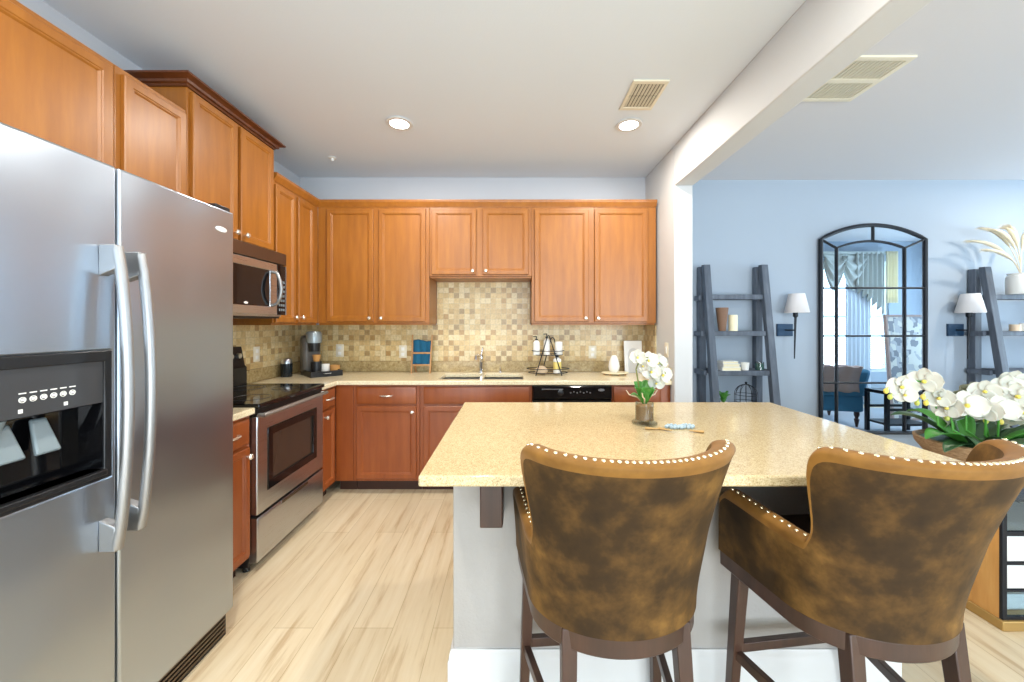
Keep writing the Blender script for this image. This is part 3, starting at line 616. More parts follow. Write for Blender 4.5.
    MB().prism(ring, .508, .561, 'xy').build('seat_rail', 'walnut', t, bevel=.004)
    # legs
    legs = [(-.155, -.125, -.170, -.185), (.155, -.125, .170, -.185), (-.225, .185, -.245, .215), (.225, .185, .245, .215)]
    for x1, y1, x0, y0 in legs:
        h0, h1 = .015, .021; c = MB()
        c.hexa([(x0-h0, y0-h0, 0), (x0+h0, y0-h0, 0), (x0+h0, y0+h0, 0), (x0-h0, y0+h0, 0)], [(x1-h1, y1-h1, .560), (x1+h1, y1-h1, .560), (x1+h1, y1+h1, .560), (x1-h1, y1+h1, .560)])
        c.build('leg', 'walnut', t, bevel=.003)
    def lp(l_, z): u = z/.560; return (l_[2]*(1-u)+l_[0]*u, l_[3]*(1-u)+l_[1]*u)
    def bar(l1, l2, z, nm_):
        a_, b_ = Vector((*lp(l1, z), z)), Vector((*lp(l2, z), z)); d_ = (b_-a_).normalized(); sd = Vector((-d_.y, d_.x, 0))*.011
        MB().hexa([a_-sd-Vector((0,0,.016)), b_-sd-Vector((0,0,.016)), b_+sd-Vector((0,0,.016)), a_+sd-Vector((0,0,.016))],
                  [a_-sd+Vector((0,0,.016)), b_-sd+Vector((0,0,.016)), b_+sd+Vector((0,0,.016)), a_+sd+Vector((0,0,.016))]).build(nm_, 'walnut', t, bevel=.002)
    bar(legs[2], legs[3], .245, 'footrest'); bar(legs[0], legs[2], .225, 'stretcher'); bar(legs[1], legs[3], .225, 'stretcher'); bar(legs[0], legs[1], .255, 'stretcher')
    return t
st = make_stool(); st.location = (.296, 1.165, 0); st.rotation_euler.z = math.radians(4)
st['label'] = 'brown velvet bar stool nearer the refrigerator, its back squarely to the camera'
s2 = copy_tree(st); s2.location = (1.034, 1.155, 0); s2.rotation_euler.z = math.radians(7)
s2['label'] = 'brown velvet bar stool at the right end, one arm showing beneath the island top'
# ---------------------------------------------------------------- plants
def blossom(par, loc, size, yaw=0, tilt=0, seed=0, mat='petal'):
    rr = random.Random(seed); mb = MB()
    def petal(ang, ln, wd, cup):
        def fn(u, v):
            x = (u-.5)*wd*math.sin(PI*min(1, .12+v*.88))**.6*(1.0 if v < 1 else .2); y = ln*v
            z = cup*(v**2)+.25*cup*(abs(u-.5)*2)**2-.15*cup*math.sin(v*PI)
            c_, s_ = math.cos(ang), math.sin(ang); return (x*c_+y*s_, -z-.002*ang, y*c_-x*s_)
        mb.sheet(7, 8, fn)
    for ang, ln, wd in ((PI/2, .54, .74), (-PI/2, .54, .74), (0, .5, .46), (PI*.78, .48, .42), (-PI*.78, .48, .42)):
        petal(ang+rr.uniform(-.1, .1), ln*size, wd*size, size*rr.uniform(.05, .16))
    R = Matrix.Rotation(yaw, 4, 'Z') @ Matrix.Rotation(tilt, 4, 'X'); mb.xf(R)
    o = mb.build('blossom', mat, par, solid=.0012, loc=loc)
    l = MB().lathe([(0, 0), (.05*size, .03*size), (.075*size, .10*size), (.03*size, .17*size), (0, .18*size)], (0, 0, -.03*size), 10, '-y'); l.xf(R); l.build('blossom_lip', 'yellow', o)
    return o
def leaf(par, base, yaw, ln, wd, rise, droop, mat='green', name='leaf'):
    def fn(u, v):
        w_ = wd*(math.sin(PI*min(1, .06+.94*v)))**.7 if v < 1 else wd*.05
        x = (u-.5)*w_; y = ln*v; z = rise*math.sin(v*PI/2)-droop*v*v+abs(u-.5)*w_*.45
        return (x*math.cos(yaw)-y*math.sin(yaw), x*math.sin(yaw)+y*math.cos(yaw), z)
    return MB().sheet(7, 12, fn).build(name, mat, par, solid=.0015, loc=base)
o = thing('potted_orchid', 'small white orchid in a clear glass on the island top', 'orchid', (.60, 1.735, .914))
MB().lathe([(0, 0), (.052, 0), (.056, .004), (.056, .010), (.040, .018), (.040, .10), (.038, .10), (.038, .02), (0, .02)], n=28).build('glass_vase', 'vaseglass', o)
MB().lathe([(0, .02), (.036, .02), (.037, .085), (.02, .092), (0, .094)], n=20).build('bark_filling', plain('orchid_bark', (190, 140, 88), .8), o)
for yaw, ln, wd, ri, drp in ((.4, .06, .055, .10, .0), (-1.4, .055, .06, .07, .0), (1.9, .05, .06, .08, .0), (1.4, .06, .05, .055, .01), (-.6, .06, .05, .105, .0), (3.3, .05, .06, .085, .0), (2.6, .04, .05, .06, 0)):
    leaf(o, (0, 0, .085), yaw, ln, wd, ri, drp)
MB().tube([(0, 0, .09), (-.025, 0, .17), (-.038, 0, .25), (-.025, -.005, .29), (0, -.01, .305), (.04, -.012, .30), (.075, -.014, .27), (.09, -.015, .23)], [.0035]*8, 8).build('stem', plain('olive_stem', (116, 118, 58), .5), o)
for a_ in (-1.9, .6, 2.7): MB().tube([(0, 0, .09), (.03*math.cos(a_), .03*math.sin(a_), .12), (.07*math.cos(a_), .05*math.sin(a_), .13), (.085*math.cos(a_), .05*math.sin(a_), .15)], [.004, .0035, .003, .002], 6).build('aerial_root', 'pinkbottle', o)
for k, (x, z, s_, yw) in enumerate(((-.025, .315, .085, -.2), (.025, .30, .095, .1), (.068, .29, .10, .3), (.035, .25, .095, -.1), (.088, .235, .10, .2), (.065, .195, .08, 0), (.0, .275, .07, -.4))):
    blossom(o, (x-.012, -.026+.012*(k % 3), z-.008), s_*.86, yw*1.8-.25, rnd.uniform(-.2, .3), k)
# tassel garland beside the orchid
gl = thing('bead_garland', 'pale blue wooden bead garland with jute tassels on the island top', 'bead garland', (.70, 1.66, .914))
pts = [(-.03, .0), (-.015, .015), (.0, .02), (.014, .012), (.026, .0), (.04, .006), (.052, .016), (.066, .022), (.08, .018), (.088, .004), (.076, -.008), (.06, -.012), (.045, -.006), (.03, -.016), (.015, -.01), (.0, -.014), (-.012, -.008)]
bd = MB().ball((0, 0, 0), .0085).build('bead', 'bead', gl)
for k, (x, y) in enumerate(pts):
    q = bd if k == 0 else bd.copy()
    if k: C.objects.link(q); q.parent = gl
    q.location = (x, y, .0085)
for x, y, an in ((.045, -.055, -.35), (-.03, -.055, 2.4), (-.075, -.03, 2.9)):
    q = MB().tube([(0, 0, .006), (.012, 0, .006), (.016, 0, .006), (.055, 0, .006)], [.005, .005, .006, .010], 10, flat=.55).build('tassel', 'jute', gl); q.location = (x, y, 0); q.rotation_euler.z = an
# ---------------------------------------------------------------- things on the back counter
T = .915
cf = thing('coffee_maker', 'taupe and black capsule coffee maker standing on the corner tray', 'coffee maker', (-1.795, 3.40, T+.012), .75)
MB().prism([(-.075, -.0), (.075, 0), (.075, .13), (-.075, .13)], 0, .34, 'xy').build('tower', 'coffee', cf, bevel=.03)
MB().lathe([(.062, .0), (.064, .03), (.064, .085), (.055, .10), (0, .103)], (.01, -.01, .275), 24).build('brew_head', plain('silver_cap', (150, 160, 164), .3, .4), cf)
MB().lathe([(.045, .0), (.05, .05), (.05, .075), (0, .075)], (.01, -.02, .20), 24).build('nozzle', 'black', cf)
MB().box((-.06, -.14, 0), (.075, 0, .022)).build('drip_base', 'black', cf, bevel=.005)
MB().lathe([(.042, 0), (.044, .085), (.043, .09), (0, .09)], (.012, -.075, .022), 20).build('cup_stand', 'black', cf)
tag(MB().lathe([(.0, 0), (.022, 0), (.028, .02), (.034, .058), (.030, .058), (.024, .02), (0, .006)], n=20).build('coffee_cup', 'amber', loc=(-1.735, 3.358, T+.125)), 'tan cup standing on the coffee maker platform', 'cup')
ty = thing('serving_tray', 'black low-walled serving tray in the back counter corner', 'tray', (-1.714, 3.400, T), .75)
MB().box((-.13, -.16, 0), (.13, .16, .010)).build('base', 'black', ty, bevel=.002)
MB().grid([-.13, -.12, .12, .13], [-.16, -.15, .15, .16], lambda a, b: (a, b) != (1, 1), .010, .048).build('rim', 'black', ty, bevel=.002)
MB().tube([(-.03, -.161, .03), (-.025, -.18, .03), (.025, -.18, .03), (.03, -.161, .03)], .003, 6).build('handle', 'steel', ty)
tag(MB().lathe([(0, 0), (.034, 0), (.036, .004), (.036, .085), (.033, .088), (0, .088)]).build('sugar_canister', 'white', loc=(-1.675, 3.392, T+.012)), 'white canister on the tray right of the coffee maker', 'canister')
bw = MB().lathe([(0, 0), (.030, 0), (.042, .03), (.042, .07), (.038, .07), (.038, .032), (.03, .006), (0, .006)], n=24).build('wicker_pot', 'amber', loc=(-1.620, 3.455, T+.012)); tag(bw, 'tan wicker pot at the right end of the tray', 'pot')
for k, (x, y) in enumerate(((-1.688, 3.262), (-1.662, 3.290), (-1.632, 3.316), (-1.606, 3.345), (-1.580, 3.372))):
    tag(MB().lathe([(0, 0), (.011, 0), (.015, .022), (.018, .024), (.018, .026), (0, .027)], n=14).build('coffee_capsule', 'gold' if k % 2 else 'cream', loc=(x, y, T+.012)), 'small foil coffee capsule lying at the front of the tray', 'capsule', 'coffee capsules on the tray')
cn = thing('milk_frother', 'dark canister with a silver lid left of the coffee tray', 'canister', (-1.955, 3.28, T))
MB().lathe([(0, 0), (.044, 0), (.046, .006), (.046, .115), (0, .115)]).build('body', plain('navy_metal', (30, 38, 46), .25, .4), cn)
MB().lathe([(.044, .115), (.044, .14), (.036, .155), (.02, .16), (0, .161)]).build('lid', 'steel', cn)
# towel stand
tw = thing('towel_stand', 'small tan wooden stand holding a towel against the tiles', 'towel stand', (px(421, 3.52), 3.52, T), 0)
for sg in (-1, 1):
    MB().hexa([(sg*.085-.006, -.02, 0), (sg*.085+.006, -.02, 0), (sg*.085+.006, -.008, 0), (sg*.085-.006, -.008, 0)], [(sg*.092-.006, .05, .355), (sg*.092+.006, .05, .355), (sg*.092+.006, .062, .355), (sg*.092-.006, .062, .355)]).build('post', 'tanwood', tw)
    MB().hexa([(sg*.07-.005, .09, 0), (sg*.07+.005, .09, 0), (sg*.07+.005, .10, 0), (sg*.07-.005, .10, 0)], [(sg*.085-.005, .03, .20), (sg*.085+.005, .03, .20), (sg*.085+.005, .04, .20), (sg*.085-.005, .04, .20)]).build('rear_leg', 'tanwood', tw)
for z in (.075, .185): MB().box((-.09, -.022+z*.2, z-.008), (.09, -.012+z*.2, z+.008)).build('rail', 'tanwood', tw)
def tow(u, v): return ((u-.5)*(.165-.02*v*(1-v)), 3.52-.0+.012+.05*v+.005*math.sin(u*17+v*3), T+.075+.225*v+.008*math.sin(u*6))
tag(MB().sheet(24, 14, lambda u, v: (lambda p: (p[0]+px(421, 3.52), p[1]-.0, p[2]))(tow(u, v))).build('hand_towel', 'teal', solid=.014), 'folded teal hand towel held in the wooden stand', 'towel')
# two tier wire rack
RXc, RYc = px(548, 3.42), 3.42
rk = thing('wire_rack', 'black two-tier a-frame wire rack holding soap bottles', 'rack', (RXc, RYc, T))
for y in (-.08, .08):
    MB().tube([(-.115, y, .0), (-.01, y*.5, .34), (0, y*.4, .355), (.01, y*.5, .34), (.115, y, .0)] if y < 0 else [(-.05, y, .0), (.03, y*.5, .32), (.045, y*.4, .335), (.06, y*.5, .32), (.13, y, .0)], .0045, 8).build('frame', 'iron', rk)
def ring(z, rx, ry, nm):
    b = MB().tube([(rx*math.cos(a), ry*math.sin(a), z) for a in [i_*PI/16 for i_ in range(33)]], .0035, 6, False)
    for k in range(-3, 4): x = k*rx/4; yy = ry*math.sqrt(1-(x/rx)**2); b.tube([(x, -yy, z-.004), (x, yy, z-.004)], .002, 5)
    return b
for z, rx in ((.055, .19), (.215, .145)):
    q = ring(z-.035, rx*.92, .088, 'a'); q.tube([(rx*math.cos(a), .092*math.sin(a), z) for a in [i_*PI/16 for i_ in range(33)]], .0035, 6, False)
    q.build('basket', 'iron', rk)
def pump(loc, lab, mat, h=.15, r_=.03, topc='black', band=None):
    b = thing('soap_bottle', lab, 'bottle', loc, 0)
    MB().lathe([(0, 0), (r_, 0), (r_*1.02, .006), (r_*1.02, h*.72), (r_*.6, h*.82), (r_*.4, h*.84), (0, h*.84)]).build('body', mat, b)
    MB().lathe([(r_*.42, h*.84), (r_*.42, h*.93), (r_*.15, h*.94), (r_*.15, h*1.08), (0, h*1.08)]).tube([(0, 0, h*1.07), (-.03, -.01, h*1.06)], .004, 8).build('pump', topc, b)
    if band: MB().lathe([(r_*1.03, h*.2), (r_*1.045, h*.21), (r_*1.045, h*.6), (r_*1.03, h*.61)]).build('label_band', band, b)
pump((RXc-.105, RYc-.02, T+.178), 'white pump bottle with black top on the upper tier, left side', 'white', .155)
pump((RXc-.01, RYc+.01, T+.178), 'white pump bottle with black top on the upper tier, middle', 'white', .175, .028)
tag(MB().lathe([(0, 0), (.033, 0), (.035, .004), (.035, .115), (.028, .12), (0, .12)]).build('white_canister', 'white', loc=(RXc+.095, RYc-.01, T+.178)), 'plain white cylinder canister on the upper tier, right side', 'canister')
pump((RXc+.08, RYc-.03, T+.018), 'white pump bottle with yellow label on the lower tier', 'white', .165, .035, 'black', plain('yellow_label', (226, 206, 120), .5))
tag(MB().lathe([(0, 0), (.05, 0), (.06, .018), (.06, .03), (.04, .045), (.02, .06), (0, .062)]).build('scrub_brush', 'pinkbottle', loc=(RXc-.06, RYc-.01, T+.018)), 'round tan wooden dish brush on the lower tier', 'brush')
# egg vase on beads, white board
bt = thing('wooden_riser', 'small tan beaded wooden riser under the white egg vase', 'riser', (px(615, 3.42), 3.42, T))
MB().lathe([(0, .012), (.10, .012), (.105, .016), (.105, .022), (0, .022)], n=28, sx=1.15, sy=.8).build('tray', 'cream', bt)
for k in range(8): a_ = k*PI/4+.2; MB().ball((.10*math.cos(a_), .065*math.sin(a_), .011), .011).build('bead_foot', 'tanwood', bt)
tag(MB().lathe([(0, 0), (.03, 0), (.044, .02), (.050, .05), (.044, .09), (.03, .13), (.020, .15), (.014, .15), (.018, .12), (0, .11)], n=28).build('egg_vase', 'white', loc=(px(614, 3.42), 3.42, T+.022)), 'white egg-shaped vase on the beaded riser', 'vase')
bo = thing('marble_board', 'white rectangular serving board leaning on the tiles behind the orchid', 'board', (px(634, 3.55), 3.55, T))
bo.rotation_euler = (-.12, 0, 0)
MB().box((-.085, 0, 0), (.085, .014, .30)).build('board', 'white', bo, bevel=.004)
ar = [(-.05, 0)]+[(.05*-math.cos(a), .17+.06*math.sin(a)) for a in [i_*PI/12 for i_ in range(13)]]+[(.05, 0)]
MB().prism(ar, -.004, 0, 'xz').build('arch_inlay', 'trim', bo)
# ---------------------------------------------------------------- living room wall
WY = YLB
mr = thing('arched_mirror', 'tall arched window-pane mirror with black metal frame on the blue wall', 'mirror', (0, 0, 0))
MYf = WY-.035
def mp(x, y): v_ = at(x, y, MYf); return (v_.x, v_.z)
x0, x1 = mp(820, 0)[0]+.012, mp(927, 0)[0]-.012; zbm = mp(0, 433)[1]; zs, za_ = mp(0, 239)[1], mp(0, 225)[1]
xi0, xi1 = mp(837, 0)[0], mp(905, 0)[0]; zi, zia = mp(0, 248)[1], mp(0, 241)[1]
def arch(xa, xb, zs_, zp, n=20): return [(xa+(xb-xa)*k/n, zs_+(zp-zs_)*(1-(2*k/n-1)**2)) for k in range(n+1)]
oa = arch(x0, x1, zs, za_); ia = arch(xi0, xi1, zi, zia)
MB().prism([(x0, zbm)]+oa+[(x1, zbm)], WY-.02, WY-.012).build('backing_board', 'iron', mr)
MB().prism([(x0, zbm)]+oa+[(x1, zbm)], WY-.028, WY-.0205).build('mirror_glass', 'mirror', mr)
def bar3(pts, r_, nm='muntin', y=WY-.034):
    MB().tube([(a, y, b) for a, b in pts], r_, 8, True).build(nm, 'iron', mr)
fr_ = [(x0, zbm)]+oa+[(x1, zbm), (x0, zbm)]
MB().tube([(a, WY-.03, b) for a, b in [(x0, zbm)]+oa+[(x1, zbm)]], .019, 8).tube([(x0, WY-.03, zbm), (x1, WY-.03, zbm)], .017, 8).build('frame', 'iron', mr)
bar3([(xi0, zbm)]+ia+[(xi1, zbm)], .011)
for yy in (288, 336, 383): bar3([(x0, mp(0, yy)[1]), (x1, mp(0, yy)[1])], .009)
bar3([(x0, zs), (xi0, zi)], .009); bar3([(x1, zs), (xi1, zi)], .009); bar3([((x0+x1)/2, za_), ((x0+x1)/2, zia)], .009)
# sconces
def sconce(xp, xs, lab):
    s_ = thing('wall_sconce', lab, 'wall lamp', (px(xp, WY-.01), WY, 1.37-(330-324)/F*(WY-.01)), 0, 'wall sconces')
    MB().box((-.075, -.022, -.06), (.075, 0, .06)).build('wall_plate', 'ironblue', s_, bevel=.003)
    dx = px(xs, WY-.12)-s_.location.x
    MB().tube([(0, -.02, 0), (dx*.6, -.06, 0), (dx, -.12, 0)], .007, 8).build('arm', 'iron', s_)
    MB().tube([(dx, -.12, .185), (dx, -.12, .13), (dx, -.12, .12), (dx-.01, -.12, -.27)], [.022, .022, .011, .005], 10).build('rod', 'iron', s_)
    MB().lathe([(.100, .165), (.098, .168), (.060, .345), (.063, .345), (.100, .17)], (dx+.012, -.12, 0), 32, cap=False).build('lamp_shade', 'shade', s_, solid=.002)
sconce(784.5, 795.5, 'black sconce with white cone shade between left ladder shelf and mirror')
sconce(955, 969, 'black sconce with white cone shade between mirror and right ladder shelf')
# ladder shelves
def ladder(xl, w, lab, zt=1.93):
    t = thing('ladder_shelf', lab, 'shelf', (xl, 0, 0), 0, 'grey ladder shelves')
    yt, pw = WY-.06, .062
    for x in (0, w-pw):
        MB().box((x, WY-.075, 0), (x+pw, WY-.012, zt-.01)).build('rear_post', 'greywood', t, bevel=.004)
        f_ = lambda z: WY-.115-(zt-z)*.135
        MB().hexa([(x+.004, f_(0)-.03, 0), (x+pw+.004, f_(0)-.03, 0), (x+pw+.004, f_(0)+.035, 0), (x+.004, f_(0)+.035, 0)], [(x+.004, f_(zt)-.03, zt), (x+pw+.004, f_(zt)-.03, zt), (x+pw+.004, f_(zt)+.02, zt), (x+.004, f_(zt)+.02, zt)]).build('front_post', 'greywood', t, bevel=.004)
    for z in (1.645, 1.305, .945, .60, .25):
        y0 = f_(z)-.0; yb = WY-.076
        MB().box((pw+.006, y0-.02, z-.045), (w-pw-.002, yb+.03, z)).build('shelf_board', 'greywood', t, bevel=.003)
        for x in (-.03, w-pw*.0): MB().box((x, y0+.036, z-.05), (x+.03, yb+.05, z-.005)).build('side_rail', 'greywood', t, bevel=.003)
    return t
LSX = px(700, 3.64)
ladder(LSX, .605, 'weathered grey wooden ladder shelf on the blue wall, left of the mirror')
RSX = px(976, 3.64)
ladder(RSX, .82, 'weathered grey wooden ladder shelf at the right edge, beyond the mirror', 1.91)
def item(name, prof, x, Y, z, mat, lab, cat, n=24): return tag(MB().lathe(prof, n=n).build(name, mat, loc=(px(x, Y), Y, z)), lab, cat)
item('vase', [(0, 0), (.030, 0), (.032, .01), (.044, .12), (.054, .215), (.050, .215), (.04, .12), (.026, .012), (0, .012)], 722, 3.52, 1.306, 'brownvase', 'tall brown tapered vase on the left ladder shelf', 'vase')
item('pillar_candle', [(0, 0), (.038, 0), (.038, .145), (.034, .148), (.02, .143), (0, .143)], 733, 3.52, 1.306, 'cream', 'cream pillar candle beside the brown vase', 'candle')
for k, (dx, z, w_, c_) in enumerate(((0, 0, .17, 'white'), (.008, .034, .15, 'trim'), (0.004, .064, .14, 'white'))):
    bk = thing('book', ('white book at the bottom of the small stack on the left ladder shelf', 'white book in the middle of the small stack on the left ladder shelf', 'white book on top of the small stack on the left ladder shelf')[k], 'book', (px(719, 3.5)+dx, 3.44, .946+z), 0, 'white books on the ladder shelf')
    h_ = (.033, .029, .022)[k]
    MB().box((0, 0, 0), (w_, .12, .003)).box((0, 0, h_-.003), (w_, .12, h_)).box((0, 0, .003), (.003, .12, h_-.003)).build('cover', c_, bk)
    MB().box((.003, .003, .003), (w_-.003, .117, h_-.003)).build('pages', 'cream', bk)
cu = thing('mug', 'white mug on the left ladder shelf beside the white books', 'mug', (px(745, 3.5), 3.50, .946)); MB().lathe([(0, 0), (.03, 0), (.036, .07), (.033, .07), (.028, .006), (0, .006)]).build('body', 'white', cu)
MB().tube([(-.034, 0, .055), (-.055, 0, .05), (-.055, 0, .022), (-.032, 0, .015)], .004, 8).build('handle', 'white', cu)
jr = thing('candle_jar', 'green candle jar at the right of the left ladder shelf', 'candle', (px(759.5, 3.5), 3.50, .946)); MB().lathe([(0, 0), (.036, 0), (.036, .075), (.034, .075), (.034, .004), (0, .004)]).build('jar', 'vaseglass', jr); MB().lathe([(0, .004), (.033, .004), (.033, .06), (0, .06)]).build('wax', 'tealgreen', jr)
pp = thing('potted_plant', 'tiny green plant in a white pot low on the left ladder shelf', 'plant', (px(723.5, 3.46), 3.46, .601)); MB().lathe([(0, 0), (.026, 0), (.036, .06), (.032, .06), (0, .05)]).build('pot', 'white', pp)
for k in range(22): leaf(pp, (0, 0, .05), rnd.uniform(0, 6.28), rnd.uniform(.035, .06), .036, rnd.uniform(.04, .125), .01, 'green')
cl = thing('wire_cloche', 'black wire cloche with a tiny white frame inside on the left ladder shelf', 'cloche', (px(746, 3.47), 3.47, .601)); cl.scale = (1.08, 1.08, 1.25)
q = MB()
for k in range(6):
    a_ = k*PI/6; pr = [(.085*math.cos(b_), .10+.075*math.sin(b_)) for b_ in [j*PI/12 for j in range(13)]]
    q.tube([(.085*math.cos(a_), .085*math.sin(a_), 0)]+[(r_*math.cos(a_), r_*math.sin(a_), z_) for r_, z_ in pr]+[(-.085*math.cos(a_), -.085*math.sin(a_), 0)], .002, 5)
for z_ in (.003, .05, .10): q.tube([(.085*math.cos(a_), .085*math.sin(a_), z_) for a_ in [j*PI/12 for j in range(25)]], .002, 5, False)
q.build('cage', 'iron', cl); MB().ball((0, 0, .185), .010).build('finial', 'iron', cl)
tag(MB().grid([-.05, -.04, .04, .05], [0, .01, .045, .055], lambda a, b: (a, b) != (1, 1), -.02, .02, 'xz').build('small_frame', 'white', loc=(px(747, 3.47), 3.47, .602)), 'tiny white frame standing inside the wire cloche', 'frame')
# right ladder shelf things
vz = thing('pampas_vase', 'white ceramic vase of dried pampas plumes atop the right ladder shelf', 'vase', (px(1021, 3.5), 3.50, 1.646))
MB().lathe([(0, 0), (.085, 0), (.09, .01), (.092, .12), (.088, .165), (.078, .175), (.085, .19), (.078, .19), (.07, .175), (.08, .16), (0, .15)], n=28).build('body', 'white', vz)
for k in range(7):
    tx, tz = (-.44, -.36, -.30, -.40, -.22, -.1, .1)[k], (.50, .58, .62, .40, .60, .62, .58)[k]; r0 = random.Random(k); ty_ = r0.uniform(-.08, .06)
    pts = [(tx*u**1.6, ty_*u, .15+(tz-.15)*math.sin(u*PI/2)) for u in [j/10 for j in range(11)]]
    st_ = MB().tube(pts[:6], .003, 6).build('stalk', 'pampas', vz)
    rs = [.004, .010, .016, .018, .015, .009, .002]; q = MB().tube(pts[4:], rs, 9)
    for _ in range(620):
        j = r0.uniform(4.2, 9.9); a = pts[int(j)]; b = pts[int(j)+1]; u = j-int(j); c = Vector(a).lerp(Vector(b), u); d_ = (Vector(b)-Vector(a)).normalized()
        n_ = Vector((r0.gauss(0, 1), r0.gauss(0, 1), r0.gauss(0, 1))).normalized()*r0.uniform(.012, .034)
        e = c+n_+d_*.06+Vector((0, 0, -.01)); s__ = d_.cross(n_).normalized()*.0011; q.add([c-s__, c+s__, e], [(0, 1, 2)])
    q.build('plume', 'pampas', vz)
item('pillar_candle', [(0, 0), (.036, 0), (.036, .06), (.02, .056), (0, .056)], 1015, 3.5, 1.306, 'pinkbottle', 'short tan candle on the right ladder shelf', 'candle')
item('pillar_candle', [(0, 0), (.034, 0), (.034, .072), (.02, .068), (0, .068)], 1025, 3.5, 1.306, 'white', 'short white candle at the frame edge on the right ladder shelf', 'candle')
item('bottle', [(0, 0), (.03, 0), (.03, .07), (.014, .095), (.014, .12), (0, .12)], 1001, 3.52, .946, 'rust', 'small plum bottle on the lower board of the right ladder shelf', 'bottle')
item('bowl', [(0, 0), (.05, 0), (.085, .02), (.10, .055), (.06, .08), (.015, .09), (.012, .105), (0, .107)], 1024, 3.47, .601, 'iron', 'black lidded pot low on the right ladder shelf', 'pot')
# ---------------------------------------------------------------- console and flower arrangement
CX, CY0, CY1, CZ = 2.19, 1.70, 2.04, .665
cs = thing('display_console', 'honey wood display console with glass and white drawers beyond the island', 'console', (CX, CY0, 0))
MB().box((0, .012, .03), (.018, CY1-CY0, CZ)).build('side_panel', 'tanpanel', cs)
MB().box((1.382, .012, .03), (1.4, CY1-CY0, CZ)).build('side_panel', 'tanpanel', cs)
MB().box((-.012, -.012, CZ), (1.412, CY1-CY0+.01, CZ+.025)).build('top', 'tanpanel', cs, bevel=.004)
MB().box((-.01, -.01, 0), (1.41, CY1-CY0, .045)).build('plinth', 'gold', cs, bevel=.004)
MB().box((.018, CY1-CY0-.02, .045), (1.382, CY1-CY0, CZ)).build('back_panel', 'ironblue', cs)
MB().grid([0, .022, .455, .475, .925, .945, 1.378, 1.4], [.045, .06, .17, .18, .29, .302, .42, .44, CZ-.015, CZ], lambda a, b: a % 2 == 0 or b % 2 == 0, 0, .014, 'xz').build('front_frame', 'iron', cs, bevel=.002)
for a, b in ((.022, .455), (.475, .925), (.945, 1.378)):
    for z0, z1 in ((.18, .29), (.302, .42)):
        dd = MB().rings(a+.004, b-.004, z0+.003, z1-.003, [(0, .02), (0, .006), (.004, .003)]).build('drawer', 'trim', cs)
        kb = knob_mesh().build('knob', 'gold', dd); kb.location = ((a+b)/2, .003, (z0+z1)/2)
    MB().box((a, .006, .06), (b, .009, .17)).build('glass_pane', 'glass', cs); MB().box((a, .006, .44), (b, .009, CZ-.015)).build('glass_pane', 'glass', cs)
    MB().box((a, .014, .165), (b, .30, .175)).build('shelf', 'trim', cs); MB().box((a, .014, .425), (b, .30, .435)).build('shelf', 'trim', cs)
tag(MB().box((0, 0, 0), (.16, .12, .06)).box((-.005, -.005, .06), (.165, .125, .075)).build('keepsake_box', 'white', loc=(CX+.06, CY0+.06, .046), bevel=.003), 'small white box behind the lower glass of the console', 'box')
fa = thing('flower_arrangement', 'white orchid arrangement with broad leaves in a rough wooden bowl', 'flowers', (2.285, 1.885, CZ+.025))
MB().lathe([(0, 0), (.13, 0), (.17, .02), (.205, .07), (.212, .10), (.20, .105), (.19, .08), (.12, .06), (0, .06)], n=36).build('wooden_bowl', 'bark', fa)
MB().lathe([(0, .05), (.15, .06), (.19, .085), (.14, .10), (0, .11)], n=24).build('moss', 'deepgreen', fa)
O = Vector(fa.location)
def loc(x, y, Y): return at(x, y, Y*.942)-O
for k, (yaw, ln, wd, ri, drp) in enumerate(((1.7, .22, .10, .10, .06), (1.2, .26, .09, .16, .04), (2.4, .22, .10, .10, .08), (.3, .2, .09, .16, .05), (-1.2, .26, .10, .12, .07), (-1.7, .28, .09, .10, .05), (-.6, .24, .1, .14, .04), (2.9, .24, .11, .12, .08), (3.4, .24, .11, .10, .08), (-2.4, .25, .10, .12, .09), (2.0, .27, .07, .05, .04), (-2.0, .3, .08, .16, .03), (3.9, .2, .09, .14, .05))):
    leaf(fa, (.06*-math.sin(yaw), .06*math.cos(yaw), .08), yaw, ln, wd, ri, drp, 'deepgreen' if k % 3 else 'green', 'leaf')
def broad(x, y, Y, rx, rz, tilt):
    c = loc(x, y, Y)
    def fn(u, v):
        a = (u-.5)*PI*1.25; r_ = v; rip = .012*math.cos(a*18)*v
        return (rx*r_*math.sin(a), rip-.05*r_*r_+0, rz*r_*math.cos(a))
    m_ = MB().sheet(60, 8, fn); m_.xf(Matrix.Rotation(tilt, 4, 'Y')); m_.build('broad_leaf', 'sage', fa, solid=.003, loc=c)
broad(966, 418, 2.16, .17, .20, -.1); broad(1018, 424, 2.18, .18, .19, .25)
MB().tube([(.0, .05, .07), (.0, .08, .18), tuple(loc(968, 420, 2.14)+Vector((0, .0, .02)))], .005, 6).build('stem', 'deepgreen', fa)
MB().tube([(.05, .05, .07), (.12, .10, .16), tuple(loc(1017, 424, 2.16)+Vector((0, .0, .02)))], .005, 6).build('stem', 'deepgreen', fa)
fl_ = [(901, 386, 1.96, .12), (925, 381, 1.96, .13), (905, 395, 1.95, .09), (939, 398, 1.95, .11), (948, 408, 1.93, .12), (966, 405, 1.90, .14), (985, 410, 1.88, .12), (999, 409, 1.87, .13), (985, 391, 1.95, .11), (996, 394, 1.95, .10), (1008, 388, 1.97, .13), (1018, 396, 1.9, .13), (1013, 380, 1.99, .11), (1026, 388, 1.96, .13), (1024, 412, 1.88, .12)]
for k, (x, y, Y, s_) in enumerate(fl_): blossom(fa, loc(x, y, Y), s_*.98, rnd.uniform(-1.35, -.35), rnd.uniform(-.35, .25), 40+k)
def spray(pts): MB().tube([tuple(p) for p in pts], .0042, 7).build('stem', 'green', fa)
